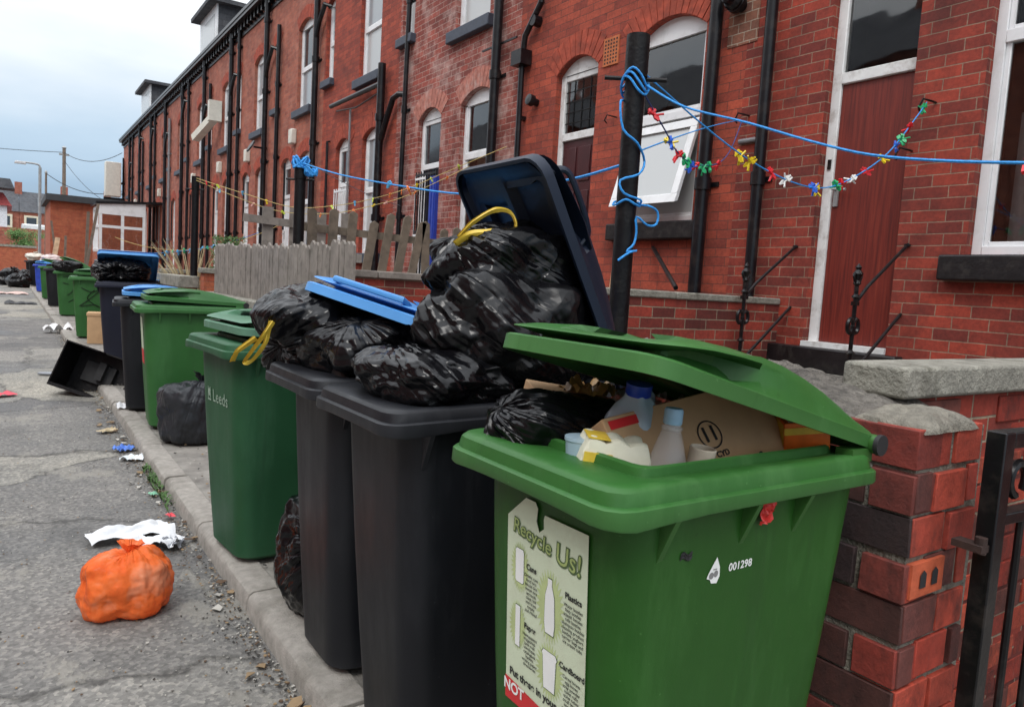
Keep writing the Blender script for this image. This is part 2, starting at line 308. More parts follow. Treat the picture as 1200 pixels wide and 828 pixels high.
# ------------------------------------------------------------------ mesh helper
class MB:
    def __init__(s): s.v = []; s.f = []; s.sm = []; s.mi = []; s.col = []; s.guv = None; s.sharp = 34
    def vert(s, p): s.v.append(tuple(p)); return len(s.v)-1
    def face(s, idx, sm=False, mi=0, col=None): s.f.append(tuple(idx)); s.sm.append(sm); s.mi.append(mi); s.col.append(col)
    def quad(s, *ps, sm=False, mi=0, col=None): s.face([s.vert(p) for p in ps], sm, mi, col)
    def box(s, x0, x1, y0, y1, z0, z1, mi=0, M=None, col=None, taper=None):
        P = [Vector((x, y, z)) for z in (z0, z1) for y in (y0, y1) for x in (x0, x1)]
        if taper:
            cx, cy = (x0+x1)/2, (y0+y1)/2
            for p in P[4:]: p.x = cx+(p.x-cx)*taper; p.y = cy+(p.y-cy)*taper
        if M: P = [M @ p for p in P]
        i = [s.vert(p) for p in P]
        for q in ((0, 2, 3, 1), (4, 5, 7, 6), (0, 1, 5, 4), (2, 6, 7, 3), (0, 4, 6, 2), (1, 3, 7, 5)): s.face([i[k] for k in q], False, mi, col)
    def bar(s, a, b, w, h=None, mi=0, up=Vector((0, 0, 1))):
        a = Vector(a); b = Vector(b); h = h or w; d = (b-a); Lh = d.length; d.normalize()
        if abs(d.dot(up)) > .95: up = Vector((0, 1, 0))
        sx = d.cross(up).normalized(); sz = sx.cross(d)
        M = Matrix(((sx.x, d.x, sz.x, a.x), (sx.y, d.y, sz.y, a.y), (sx.z, d.z, sz.z, a.z), (0, 0, 0, 1)))
        s.box(-w/2, w/2, 0, Lh, -h/2, h/2, mi, M)
    def tube(s, pts, r, n=10, mi=0, cap=True, flat=1.0):
        pts = [Vector(p) for p in pts]; rs = r if isinstance(r, (list, tuple)) else [r]*len(pts)
        prev = None; rings = []
        for i, p in enumerate(pts):
            d = (pts[min(i+1, len(pts)-1)]-pts[max(i-1, 0)]).normalized()
            if prev is None:
                u = d.orthogonal().normalized()
                if abs(d.z) < .9: u = Vector((0, 0, 1)).cross(d).normalized()
            else:
                u = (prev-d*prev.dot(d))
                u = u.normalized() if u.length > 1e-6 else d.orthogonal().normalized()
            prev = u; w = d.cross(u)
            rings.append([s.vert(p+rs[i]*(math.cos(t)*u+math.sin(t)*w*flat)) for t in [2*PI*k/n for k in range(n)]])
        for a, b in zip(rings, rings[1:]):
            for k in range(n): s.face([a[k], a[(k+1) % n], b[(k+1) % n], b[k]], True, mi)
        if cap: s.face(list(reversed(rings[0])), False, mi); s.face(rings[-1], False, mi)
    def cyl(s, a, b, r, n=16, r2=None, mi=0): s.tube([a, b], [r, r if r2 is None else r2], n, mi)
    def lathe(s, prof, o=(0, 0, 0), n=20, M=None, mi=0, cap=True):
        rings = []
        for r, z in prof:
            ring = []
            for k in range(n):
                p = Vector((r*math.cos(2*PI*k/n), r*math.sin(2*PI*k/n), z))
                if M: p = M @ p
                ring.append(s.vert(p+Vector(o)))
            rings.append(ring)
        for a, b in zip(rings, rings[1:]):
            for k in range(n): s.face([a[k], a[(k+1) % n], b[(k+1) % n], b[k]], True, mi)
        if cap: s.face(list(reversed(rings[0])), False, mi); s.face(rings[-1], False, mi)
    def loft(s, rings, sm=True, mi=0, cap0=False, cap1=False):
        R_ = [[s.vert(p) for p in r] for r in rings]; n = len(R_[0])
        for a, b in zip(R_, R_[1:]):
            for k in range(n): s.face([a[k], a[(k+1) % n], b[(k+1) % n], b[k]], sm, mi)
        if cap0: s.face(list(reversed(R_[0])), False, mi)
        if cap1: s.face(R_[-1], False, mi)
        return R_
    def grid(s, fn, nu, nv, sm=True, mi=0, flip=False):
        I = [[s.vert(fn(i/nu, j/nv)) for j in range(nv+1)] for i in range(nu+1)]
        for i in range(nu):
            for j in range(nv):
                q = [I[i][j], I[i+1][j], I[i+1][j+1], I[i][j+1]]
                s.face(q[::-1] if flip else q, sm, mi)
    def build(s, name, mats, parent=None, loc=None, bevel=0, autosmooth=True):
        me = bpy.data.meshes.new(name); me.from_pydata(s.v, [], s.f)
        if not isinstance(mats, (list, tuple)): mats = [mats]
        for mt in mats: me.materials.append(mt)
        uv = me.uv_layers.new(name='UVMap')
        usecol = any(c is not None for c in s.col)
        ca = me.color_attributes.new('Col', 'FLOAT_COLOR', 'CORNER') if usecol else None
        uv = me.uv_layers['UVMap']
        for p in me.polygons:
            p.use_smooth = s.sm[p.index]; p.material_index = s.mi[p.index]
            nn = p.normal; ax = max(range(3), key=lambda i: abs(nn[i]))
            for li in p.loop_indices:
                c = me.vertices[me.loops[li].vertex_index].co
                uv.data[li].uv = (c.y, c.z) if ax == 0 else ((c.x, c.z) if ax == 1 else (c.x, c.y))
                if ca: ca.data[li].color = (*(s.col[p.index] or (1, 1, 1)), 1)
        if s.guv:
            for p in me.polygons:
                for li in p.loop_indices: uv.data[li].uv = s.guv[me.loops[li].vertex_index]
        me.validate()
        if s.sharp: me.set_sharp_from_angle(angle=R(s.sharp))
        o = bpy.data.objects.new(name, me); COL.objects.link(o)
        if parent: o.parent = parent
        if loc: o.location = loc
        if bevel:
            bv = o.modifiers.new('bevel', 'BEVEL'); bv.width = bevel; bv.segments = 2; bv.limit_method = 'ANGLE'; bv.angle_limit = R(40)
        return o
def tag(o, label=None, cat=None, group=None, kind=None):
    if label: o['label'] = label
    if cat: o['category'] = cat
    if group: o['group'] = group
    if kind: o['kind'] = kind
    return o
def empty(name, loc=(0, 0, 0), rz=0, label=None, cat=None, group=None):
    o = bpy.data.objects.new(name, None); COL.objects.link(o); o.location = loc; o.rotation_euler = (0, 0, rz)
    o.empty_display_size = .1
    return tag(o, label, cat, group)
def copy_tree(o, parent=None):
    c = o.copy(); COL.objects.link(c)
    if parent: c.parent = parent
    for ch in list(o.children): copy_tree(ch, c)
    return c
def text_mesh(name, body, size, mat, parent, M, extrude=.0006, align='CENTER', bold=0, shear=0, spacing=1):
    cu = bpy.data.curves.new(name, 'FONT'); cu.body = body; cu.size = size; cu.extrude = extrude; cu.align_x = align; cu.align_y = 'CENTER'
    cu.offset = bold; cu.shear = shear; cu.space_line = .95; cu.space_character = spacing
    o = bpy.data.objects.new(name, cu); COL.objects.link(o)
    bpy.context.view_layer.update()
    me = bpy.data.meshes.new_from_object(o.evaluated_get(bpy.context.evaluated_depsgraph_get()))
    bpy.data.objects.remove(o); me.name = name; me.materials.clear(); me.materials.append(mat)
    t = bpy.data.objects.new(name, me); COL.objects.link(t); t.parent = parent; t.matrix_local = M
    return t
def frame(o, x, y):
    """matrix with text right = x, text up = y at origin o"""
    x = Vector(x).normalized(); y = Vector(y); y = (y-x*y.dot(x)).normalized(); z = x.cross(y)
    return Matrix(((x.x, y.x, z.x, o[0]), (x.y, y.y, z.y, o[1]), (x.z, y.z, z.z, o[2]), (0, 0, 0, 1)))

# ------------------------------------------------------------------ ground
XK = .74      # road edge of the kerb
def struct(mb, name, mat, bevel=0): return tag(mb.build(name, mat, bevel=bevel), kind='structure')
g = MB(); g.quad((-300, -60, -.35), (300, -60, -.35), (300, 700, -.35), (-300, 700, -.35)); struct(g, 'ground', EARTH)
g = MB()
def roadz(x, y): return .012*noise.noise(Vector((x*.9, y*.5, 0)))+.006*noise.noise(Vector((x*3, y*2, 5)))
g.grid(lambda u, v: (-6.8+u*(XK+6.82), -3+v*85, roadz(-6.8+u*(XK+6.82), -3+v*85)-.004), 50, 500); g.quad((-40, 81.9, -.02), (40, 81.9, -.02), (40, 50, -.02), (-40, 50, -.02)); struct(g, 'road', ASPH)
g = MB()
def pavez(x, y): return .068+.008*noise.noise(Vector((x*2, y*1.2, 3)))
g.grid(lambda u, v: (.865+u*.95, -3+v*51, pavez(.865+u*.95, -3+v*51)), 8, 250); g.box(.85, 2.06, 1.0, 48, -.04, .05); g.box(.85, 1.57, -3, 1.0, -.04, .05)
struct(g, 'pavement', PAVE)
g = MB(); y = -2.6; random.seed(3)
while y < 48:
    ln = .9+random.uniform(-.02, .02); j = random.uniform(-.006, .006); zz = .078+random.uniform(-.006, .005)
    n_ = 10
    prof = lambda t: [(XK+j, -.04), (XK+j+.004, zz-.03), (XK+j+.012, zz-.012), (XK+j+.03, zz-.001), (XK+j+.128, zz), (XK+j+.134, zz-.006), (XK+j+.134, -.04)]
    rings = []
    for k in range(n_+1):
        yy = y+.008+(ln-.016)*k/n_
        rings.append([(x+.0035*noise.noise(Vector((yy*9, x*30, z_*30))), yy, z_+.003*noise.noise(Vector((yy*7, x*20, 9)))) for x, z_ in prof(0)])
    g.loft(rings, sm=False, cap0=True, cap1=True)
    y += ln
struct(g, 'kerb', KERB, bevel=.004)

# ------------------------------------------------------------------ terrace of brick houses
XF = 4.9; PITCH = 3.27; Y00 = .77; ZE = 7.5
def facade(mb, y0, y1, z0, z1, ops, depth=.12):
    ys = {y0, y1}
    for o in ops:
        for k in range(9): ys.add(round(o['a']+(o['b']-o['a'])*k/8, 5))
    ys = sorted(v for v in ys if y0-1e-6 <= v <= y1+1e-6)
    def top(o, y):
        t = (y-o['a'])/(o['b']-o['a'])*2-1; return o['s']+o['r']*(1-t*t)
    for ya, yb in zip(ys, ys[1:]):
        ym = (ya+yb)/2; cov = sorted([o for o in ops if o['a'] < ym < o['b']], key=lambda o: o['z'])
        za = zb = z0
        for o in cov:
            if o['z'] > za: mb.quad((XF, ya, za), (XF, ya, o['z']), (XF, yb, o['z']), (XF, yb, zb))
            za, zb = top(o, ya), top(o, yb)
            mb.quad((XF, ya, za), (XF, yb, zb), (XF+depth, yb, zb), (XF+depth, ya, za))
        mb.quad((XF, ya, za), (XF, ya, z1), (XF, yb, z1), (XF, yb, zb))
    for o in ops:
        for yy, sgn in ((o['a'], 1), (o['b'], -1)):
            q = [(XF, yy, o['z']), (XF+depth, yy, o['z']), (XF+depth, yy, o['s']), (XF, yy, o['s'])]
            mb.quad(*(q if sgn > 0 else q[::-1]))
        mb.quad((XF, o['a'], o['z']), (XF, o['b'], o['z']), (XF+depth, o['b'], o['z']), (XF+depth, o['a'], o['z']))
def arch_top(o, y):
    t = (y-o['a'])/(o['b']-o['a'])*2-1; return o['s']+o['r']*(1-t*t)
def arch_part(o, parent, mat, h=.25, detail=True):
    mb = MB(); a, b = o['a']-.03, o['b']+.03; n_ = max(5, int((b-a)/.068))
    w = (o['b']-o['a'])/2; rad = (w*w+o['r']**2)/(2*o['r']); cy = (o['a']+o['b'])/2; cz = o['s']+o['r']-rad
    tmax = math.asin(min(1, (w+.0)/rad))
    n_ = max(5, int(2*tmax*(rad+.1)/.078))
    for k in range(n_):
        t0 = -tmax+2*tmax*k/n_; t1 = t0+2*tmax/n_; gp = .004/rad
        t0 += gp; t1 -= gp; r0 = rad+.002; r1 = rad+h+random.uniform(-.006, .006)
        pr = .005+random.uniform(0, .004)
        P = [(cy+r*math.sin(t), cz+r*math.cos(t)) for r, t in ((r0, t0), (r1, t0), (r1, t1), (r0, t1))]
        f = [mb.vert((XF-pr, p[0], p[1])) for p in P]; bk = [mb.vert((XF+.02, p[0], p[1])) for p in P]
        mb.face(f)
        for i in range(4): mb.face([f[i], bk[i], bk[(i+1) % 4], f[(i+1) % 4]])
    return mb.build('arch', mat, parent)
def window(o, parent, near, style=0, pane_up=None, pane_lo=None, transom=.45, frame_mat=None, mull=False):
    fm = frame_mat or UPVC; x0, x1 = XF+.07, XF+.125; a, b, z, s, r = o['a'], o['b'], o['z'], o['s'], o['r']
    t = .06
    mb = MB(); mb.box(x0, x1, a, a+t, z, s); mb.box(x0, x1, b-t, b, z, s); mb.box(x0-.004, x1, a+t, b-t, z, z+t)
    zt = z+(s-z)*(1-transom)
    mb.box(x0-.004, x1, a+t, b-t, zt-.04, zt+.035)
    if mull: mb.box(x0-.003, x1, (a+b)/2-.03, (a+b)/2+.03, z+t, s)
    # inner sash beads
    for (za, zb) in ((z+t, zt-.04), (zt+.035, s-.02)):
        mb.box(x0+.015, x1-.004, a+t, a+t+.03, za, zb); mb.box(x0+.015, x1-.004, b-t-.03, b-t, za, zb)
        mb.box(x0+.015, x1-.004, a+t+.03, b-t-.03, za, za+.028)
    k = 10
    for i in range(k):
        ya, yb = a+(b-a)*i/k, a+(b-a)*(i+1)/k; za, zb = arch_top(o, ya), arch_top(o, yb); lo = s-.02
        mb.quad((x0, ya, lo), (x0, ya, za), (x0, yb, zb), (x0, yb, lo)); mb.quad((x0, ya, lo), (x0, yb, lo), (x1, yb, lo), (x1, ya, lo))
    f = mb.build('window', fm, parent, bevel=.004 if near else 0)
    pu = pane_up or (GLASS if near else PANE_D); pl = pane_lo or (GLASS if near else PANE_L)
    for (za, zb, mt) in ((z+t, zt-.04, pl), (zt+.035, s-.02, pu)):
        p = MB(); p.quad((x0+.03, a+t, za), (x0+.03, a+t, zb), (x0+.03, b-t, zb), (x0+.03, b-t, za)); p.build('pane', mt, f)
    return f
def sill(o, parent, mat, h=.15, ext=.1, proj=.09):
    mb = MB(); mb.box(XF-proj, XF+.12, o['a']-ext, o['b']+ext, o['z']-h, o['z']-.002)
    return mb.build('sill', mat, parent, bevel=.012)
def pipe(parent, y, ztop, zbot, r=.042, mat=None, off=.07, bends=None, lean=0):
    mb = MB(); x = XF-off
    mb.tube([(x, y+lean, zbot), (x, y, ztop)], r, 12)
    z = zbot+.4
    while z < ztop:
        t = (z-zbot)/(ztop-zbot); yy = y+lean*(1-t)
        mb.tube([(x, yy, z-.05), (x, yy, z+.05)], r*1.28, 12); mb.box(x, XF+.002, yy-.012, yy+.012, z-.012, z+.012); mb.box(XF-.012, XF-.003, yy-r*1.9, yy+r*1.9, z-.02, z+.02)
        z += 1.55
    return mb.build('drainpipe', mat or BLACKPIPE, parent)
def op(c, w, z, s, r): return dict(a=c-w/2, b=c+w/2, z=z, s=s, r=r)

house_words = {
 0: 'nearest red brick house with the plain red door and net-curtained window',
 1: 'brick house with the dark panelled door and the tilted-open window behind the washing line post',
 2: 'pale pinkish weathered brick house with a blue-grilled doorway',
 3: 'orange brick house with a white-grilled doorway and a long sloping waste pipe',
}
roofmat = SLATE
houses = []
for hi in range(-1, 13):
    y0 = Y00+PITCH*hi; y1 = y0+PITCH; near = hi <= 3
    random.seed(100+hi)
    lab = house_words.get(hi)
    if lab is None:
        if hi == -1: lab = 'red brick house beside the camera at the right edge, its window net-curtained'
        else:
            extra = {4: 'with a white front door, behind the washing post wound in blue rope', 5: 'with a security lamp under its grey sill, fifth along beyond the blue-grilled doorway house' , 6: 'with a tall dark-cheeked dormer above its gutter', 7: 'with a white hopper box on its wall, just past the nearer dormer', 8: 'with paired waste pipes between the two dormers', 9: 'with narrow paired pipes just before the farther dormer', 10: 'under the farther, smaller roof dormer', 11: 'behind the white-framed lean-to porch', 12: 'at the far end of the terrace carrying a grey satellite box'}[hi]
            lab = 'brick terraced house '+extra
    lab = ' '.join(lab.split()[:16])
    H = empty('terraced_house', (0, 0, 0), 0, lab, 'house', 'red brick terraced houses'); houses.append(H)
    bm_ = BR_A if hi <= 0 else BR_B if hi == 1 else BR_C if hi == 2 else BR_B if hi == 3 else BR_D
    j = lambda a: random.uniform(-a, a)
    wc = y0+.89; dc = y0+2.18
    if hi in (0, -1): gw = op(y0+.88, 1.14, 1.66, 3.72, .14)
    elif hi == 1: gw = op(4.93, .9, 1.96, 3.62, .17)
    elif hi == 2: gw = op(8.2, .84, 1.66, 3.62, .15)
    else: gw = op(wc+j(.03), .78, 1.7, 3.6, .14)
    gd = op(dc if hi > 0 else 2.975+PITCH*hi, .64 if hi <= 0 else .68, 1.0, 3.58, .15)
    bw = op(y0+1.14, .86, 4.6, 6.22, .13)
    sw = op(y0+3.0 if hi > 1 else y0+2.8, .4, 4.88, 6.25, .08)
    if sw['b'] > y1-.03: sw = op(y1-.25, .4, 4.88, 6.25, .08)
    ops = [gw, gd, bw, sw]
    mb = MB(); facade(mb, y0, y1, -.05, ZE-.1, ops)
    # body of the house behind: party walls and back wall
    for yy in ([y0] if hi == -1 else []) + ([y1] if hi == 12 else []):
        mb.quad((XF, yy, -.05), (XF+7, yy, -.05), (XF+7, yy, ZE), (XF, yy, ZE)); mb.quad((XF, yy, ZE), (XF+7, yy, ZE), (XF+3.5, yy, ZE+2.6))
    mb.build('wall', bm_, H)
    mb = MB(); mb.quad((XF+7, y0, -.05), (XF+7, y1, -.05), (XF+7, y1, ZE), (XF+7, y0, ZE)); mb.build('rear_wall', bm_, H)
    am = ARCH_P if hi == 2 else ARCH
    for o in ops: arch_part(o, H, am)
    if hi == 0 or hi == -1:
        w1 = window(gw, H, True, transom=.36)
    elif hi == 1:
        w1 = window(gw, H, True, transom=.42, pane_up=GLASS, pane_lo=PANE_W)
    elif hi == 2:
        w1 = window(gw, H, True, transom=.34, pane_lo=GLASS)
    else:
        w1 = window(gw, H, hi == 3, transom=.45, pane_up=random.choice([PANE_D, PANE_L]), pane_lo=random.choice([PANE_L, PANE_W, PANE_D]))
    sill(gw, H, SILLB if hi <= 1 else SILLG, .16, .12)
    w2 = window(bw, H, hi in (2, 3), transom=.5, pane_up=PANE_L if hi != 4 else PANE_D, pane_lo=random.choice([PANE_L, PANE_W]), mull=False); sill(bw, H, SILLG)
    w3 = window(sw, H, False, transom=.5, pane_up=PANE_L, pane_lo=PANE_W); sill(sw, H, SILLG, .13, .06)
    # door
    a, b, z, s_, r_ = gd['a'], gd['b'], gd['z'], gd['s'], gd['r']
    x0, x1 = XF+.07, XF+.14; t = .075; zt = 2.93; ta = .016 if hi <= 0 else t
    mb = MB(); mb.box(x0, x1, a, a+ta, z, s_); mb.box(x0, x1, b-t, b, z, s_); mb.box(x0-.006, x1, a+ta, b-t, zt-.04, zt+.04); mb.box(x0+.01, x1, a+ta, b-t, s_-.06, s_-.001)
    for i in range(10):
        ya, yb = a+(b-a)*i/10, a+(b-a)*(i+1)/10; za, zb = arch_top(gd, ya), arch_top(gd, yb)
        mb.quad((x0+.001, ya, s_), (x0+.001, ya, za), (x0+.001, yb, zb), (x0+.001, yb, s_))
    df = mb.build('door_frame', WOODW if hi <= 1 else UPVC, H, bevel=.006 if near else 0)
    p = MB(); p.quad((x0+.03, a+ta, zt+.04), (x0+.03, a+ta, s_-.06), (x0+.03, b-t, s_-.06), (x0+.03, b-t, zt+.04)); p.build('fanlight', GLASS if hi in (0, 1) else PANE_D, df)
    if hi == 1:
        lm = MB()
        for k in range(1, 4): yy = a+t+(b-a-2*t)*k/4; lm.box(x0+.022, x0+.028, yy-.003, yy+.003, zt+.04, s_-.06)
        for k in range(1, 5): zz = zt+.04+(s_-.1-zt)*k/5; lm.box(x0+.021, x0+.029, a+t, b-t, zz-.003, zz+.003)
        lm.build('leading', BLACKP, df)
    dm = {0: REDDOOR, -1: REDDOOR, 1: MAROON, 2: NAVYLID, 3: UPVC}.get(hi, random.choice([UPVC, UPVC, MAROON, UPVC]))
    mb = MB(); mb.box(x0+.02, x1, a+ta, b-t, z+.03, zt-.04)
    if hi >= 1:
        for (za, zb) in ((z+.15, z+.75), (z+.85, z+1.35), (z+1.45, zt-.12)):
            for (ya, yb) in ((a+t+.06, (a+b)/2-.03), ((a+b)/2+.03, b-t-.06)): mb.box(x0+.008, x0+.02, ya, yb, za, zb)
    d = mb.build('door', dm, H, bevel=.004 if near else 0)
    hb = MB(); hb.box(x0+.006, x0+.02, b-t-.05, b-t-.015, 2.02, 2.2); hb.tube([(x0+.01, b-t-.032, 2.14), (x0-.04, b-t-.032, 2.14), (x0-.045, b-t-.14, 2.13)], .009, 8); hb.build('handle', GALV, d)
    if hi == 0:
        hb = MB(); hb.box(x0-.01, x0, b-.055, b-.03, 2.29, 2.36); hb.build('lock', BLACKP, df)
    mb = MB(); mb.box(XF-.02, x1+.02, a, b, z-.01, z+.028); mb.build('threshold', UPVC if hi != 0 else WOODW, H)
    mb = MB(); mb.box(XF-.1, XF+.06, a-.12, b+.35, z-.2, z-.012); mb.build('doorstep', SILLB, H, bevel=.01)
    # eaves
    mb = MB()
    yy = y0+.08
    while yy < y1-.02: mb.box(XF-.12, XF, yy, yy+.09, ZE-.26, ZE-.1); yy += .3
    mb.box(XF-.03, XF, y0, y1, ZE-.36, ZE-.27); mb.build('corbels', BLACKP, H)
    mb = MB(); mb.box(XF-.22, XF+.02, y0, y1, ZE-.1, ZE-.02); mb.box(XF-.24, XF-.1, y0, y1, ZE-.02, ZE+.06); mb.build('gutter', BLACKPIPE, H)
    mb = MB(); mb.quad((XF-.12, y0, ZE+.05), (XF-.12, y1, ZE+.05), (XF+3.5, y1, ZE+2.65), (XF+3.5, y0, ZE+2.65)); mb.quad((XF+3.5, y0, ZE+2.65), (XF+3.5, y1, ZE+2.65), (XF+7.1, y1, ZE), (XF+7.1, y0, ZE))
    mb.build('roof', roofmat, H)
    # chimney stack on the party wall ridge
    if hi % 2 == 0:
        mb = MB(); mb.box(XF+3.2, XF+3.8, y1-.45, y1+.45, ZE+2.1, ZE+3.5); mb.build('chimney', BR_D, H)
    # rooms behind the see-through panes of the near houses
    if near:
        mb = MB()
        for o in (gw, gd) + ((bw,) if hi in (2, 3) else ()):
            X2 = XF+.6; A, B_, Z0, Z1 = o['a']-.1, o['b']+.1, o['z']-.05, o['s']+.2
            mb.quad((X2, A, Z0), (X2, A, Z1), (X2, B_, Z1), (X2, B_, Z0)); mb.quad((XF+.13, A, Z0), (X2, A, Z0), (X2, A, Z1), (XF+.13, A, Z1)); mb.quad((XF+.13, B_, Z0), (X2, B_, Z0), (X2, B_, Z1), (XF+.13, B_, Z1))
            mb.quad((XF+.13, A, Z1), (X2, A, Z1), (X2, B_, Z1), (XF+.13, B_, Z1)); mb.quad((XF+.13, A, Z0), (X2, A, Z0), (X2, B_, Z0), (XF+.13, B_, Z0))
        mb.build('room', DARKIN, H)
        def curtain(ya, yb, za, zb, mt, am=.018, k=9):
            c_ = MB(); c_.grid(lambda u, v: (XF+.24+am*math.sin(u*2*PI*k+1.5*math.sin(u*9)), ya+(yb-ya)*u, za+(zb-za)*v), 90, 2); c_.build('curtain', mt, H)
        if hi in (0, -1): curtain(gw['a'], gw['b']-.12, gw['z'], 2.55, CURT, .025, 7)
        if hi == 2: curtain(gw['a']+.1, gw['b']-.08, gw['z'], 3.0, BLIND, .006, 26); curtain(bw['a'], bw['a']+.3, bw['z'], bw['s'], CURT)
        if hi == 3: curtain(gw['a'], gw['b'], gw['z'], gw['s'], CURT, .01, 14)
    # pipes
    if hi == 0:
        pipe(H, 3.79, ZE-.1, .3, .045, lean=-.03)
    elif hi == 1:
        pipe(H, 4.31, ZE-.1, .3, .055, off=.085)
        mb = MB(); X_ = XF-.07
        mb.tube([(X_, 6.86, 4.75), (X_, 6.84, 4.42), (X_, 7.12, 4.12), (X_, 7.14, 3.95)], .035, 10)
        mb.box(X_-.09, X_+.06, 7.05, 7.25, 3.80, 3.96); mb.tube([(X_, 7.15, 3.8), (X_, 7.13, .4)], .034, 10)
        mb.box(X_, XF, 7.1, 7.17, 3.2, 3.24); mb.tube([(X_, 6.86, 4.75), (X_, 6.88, ZE-.1)], .034, 10); mb.build('hopper_pipe', BLACKPIPE, H)
    elif hi == 2:
        pipe(H, 7.68, ZE-.1, .3, .058, off=.09); pipe(H, 10.14, ZE-.1, .3, .036, lean=.08)
    elif hi == 3:
        pipe(H, 10.98, 4.62, .3, .062, off=.1)
        mb = MB(); X_ = XF-.09
        mb.tube([(X_, 13.2, 4.33), (X_, 11.05, 4.33)], .04, 10); mb.tube([(X_, 10.98, 3.4), (X_, 10.75, 3.75), (X_, 10.55, 4.02), (X_, 10.35, 4.05), (XF, 10.3, 4.05)], .045, 10)
        mb.tube([(X_, 12.9, 4.2), (X_, 12, 4.12), (X_, 11.05, 4.2)], .012, 6); mb.build('waste_pipe', BLACKPIPE, H)
        mb = MB(); mb.tube([(XF-.05, 12.35, 4.15), (XF-.05, 12.35, .6)], .02, 8); mb.build('drainpipe', GREYPIPE, H)
        mb = MB(); mb.tube([(XF, 13.42, 3.75), (XF-.05, 13.42, 3.75), (XF-.05, 13.42, .4)], .025, 8); mb.build('drainpipe', BLACKPIPE, H)
    else:
        pipe(H, y0+.27+j(.08), ZE-.1, .3, .058, off=.09); pipe(H, y0+2.7+j(.1), ZE-.1 if hi % 2 else 6.6, .3, .045, mat=BLACKPIPE if hi != 8 else GREYPIPE)
        mb = MB(); yy = y0+.27
        zz = 4.5+j(.4)
        mb.tube([(XF, y0-.25, zz+1.9), (XF-.1, y0-.2, zz+1.95), (XF-.1, y0+.1, zz+1.7), (XF-.1, y0+.27, zz+1.4)], .045, 8); mb.build('waste_pipe', BLACKPIPE, H)
        mb = MB(); mb.tube([(XF-.08, y0+2.0, 2.2), (XF-.08, y0+2.0, 3.6)], .022, 8); mb.build('waste_pipe', BLACKPIPE, H)
    if hi in (6, 10):
        D = MB(); Y0_ = 23.4+.9 if hi == 6 else 37.0; Y1_ = 26.6 if hi == 6 else 39.6; zt_ = ZE+1.75
        D.quad((XF+.35, Y0_, ZE+.35), (XF+.35, Y0_, zt_), (XF+2.6, Y0_, zt_), (XF+2.6, Y0_, ZE+1.9)); D.quad((XF+.35, Y1_, ZE+.35), (XF+.35, Y1_, zt_), (XF+2.6, Y1_, zt_), (XF+2.6, Y1_, ZE+1.9)); i_ = len(D.v); D.face([i_-5, i_-1, i_-2, i_-6])
        dd = D.build('dormer', SLATE, H)
        D = MB(); D.box(XF+.3, XF+.35, Y0_, Y1_, ZE+.35, zt_); D.build('dormer_window', UPVC, dd)
        D = MB(); D.box(XF+.292, XF+.298, Y0_+.2, Y1_-.2, ZE+.65, zt_-.25); D.build('pane', PANE_W, dd)
        D = MB(); D.box(XF+.05, XF+2.7, Y0_-.25, Y1_+.25, zt_, zt_+.12); D.build('dormer_roof', SLATE, dd)
    # small fittings on the wall
    if hi == 1:
        mb = MB(); mb.box(XF-.012, XF, 5.58-.0, 5.8, 3.52, 3.79)
        for r in range(7):
            for c in range(5): mb.box(XF-.0135, XF-.0122, 5.6+c*.04, 5.62+c*.04, 3.54+r*.035, 3.558+r*.035, mi=1)
        mb.build('air_brick', [simple('terracotta', (.48, .14, .05), .8), DARKIN], H)
        tc_ = Vector((XF, 4.1+.28, 3.4+.25))
    if hi == 0:
        # repaired square of pale bricks with a black vent cowl, and two rusty wall hooks
        mb = MB(); mb.box(XF-.006, XF-.001, 3.92+.02, 3.92+.42-.1, 3.35, 3.92); mb.build('repair_patch', brick_mat('brick_patch', (.30, .12, .07), (.16, .07, .05), (.42, .34, .26), soot=.2, w=.12), H)
    if hi in (4, 5, 6, 7, 9, 11):
        mb = MB(); yy = y0+1.7+j(.3); mb.box(XF-.12, XF, yy, yy+.2, 3.95, 4.25); mb.build('alarm_box', SATW, H, bevel=.02)
# vent cowl and wall-mounted bits of the near houses
V = MB(); Mx = Matrix.Translation((XF-.01, 4.12, 3.66)) @ Euler((0, R(-80), 0)).to_matrix().to_4x4()
V.lathe([(.05, -.01), (.055, .04), (.085, .045), (.085, .08), (.075, .085), (.082, .11), (.07, .14), (.06, .145), (.055, .19), (.02, .21), (.001, .21)], M=Mx, n=18)
V.build('vent_cowl', BLACKPIPE, houses[1])
V = MB(); V.lathe([(.04, -.01), (.045, .05), (.065, .06), (.06, .12), (.001, .13)], M=Matrix.Translation((XF-.01, 6.9, 3.36)) @ Euler((0, R(-80), 0)).to_matrix().to_4x4(), n=14)
V.build('vent_cowl', BLACKPIPE, houses[2])
V = MB(); V.tube([(XF, 6.95, 4.25), (XF-.1, 6.95, 4.25)], .06, 10); V.bar((XF-.06, 7.3, 4.16), (XF-.06, 8.4-.35, 4.16), .02); V.build('bracket', BLACKPIPE, houses[2])
for (yy, zz) in ((2.5, 2.63), (2.62, 2.34), (3.96, 2.77), (5.2+.35, 3.0)):
    V = MB(); V.tube([(XF+.01, yy, zz), (XF-.06, yy, zz), (XF-.1, yy+.03, zz+.01), (XF-.11, yy+.05, zz-.04), (XF-.07, yy+.06, zz-.06)], .007, 6)
    V.build('wall_hook', BLACKP, houses[2 if yy > 5 else 1])
V = MB(); V.tube([(XF-.02, 4.02, 2.57), (XF-.02, 3.82, 2.57), (XF-.06, 3.8, 2.57)], .02, 10); V.build('overflow_pipe', GREYPIPE, houses[1])
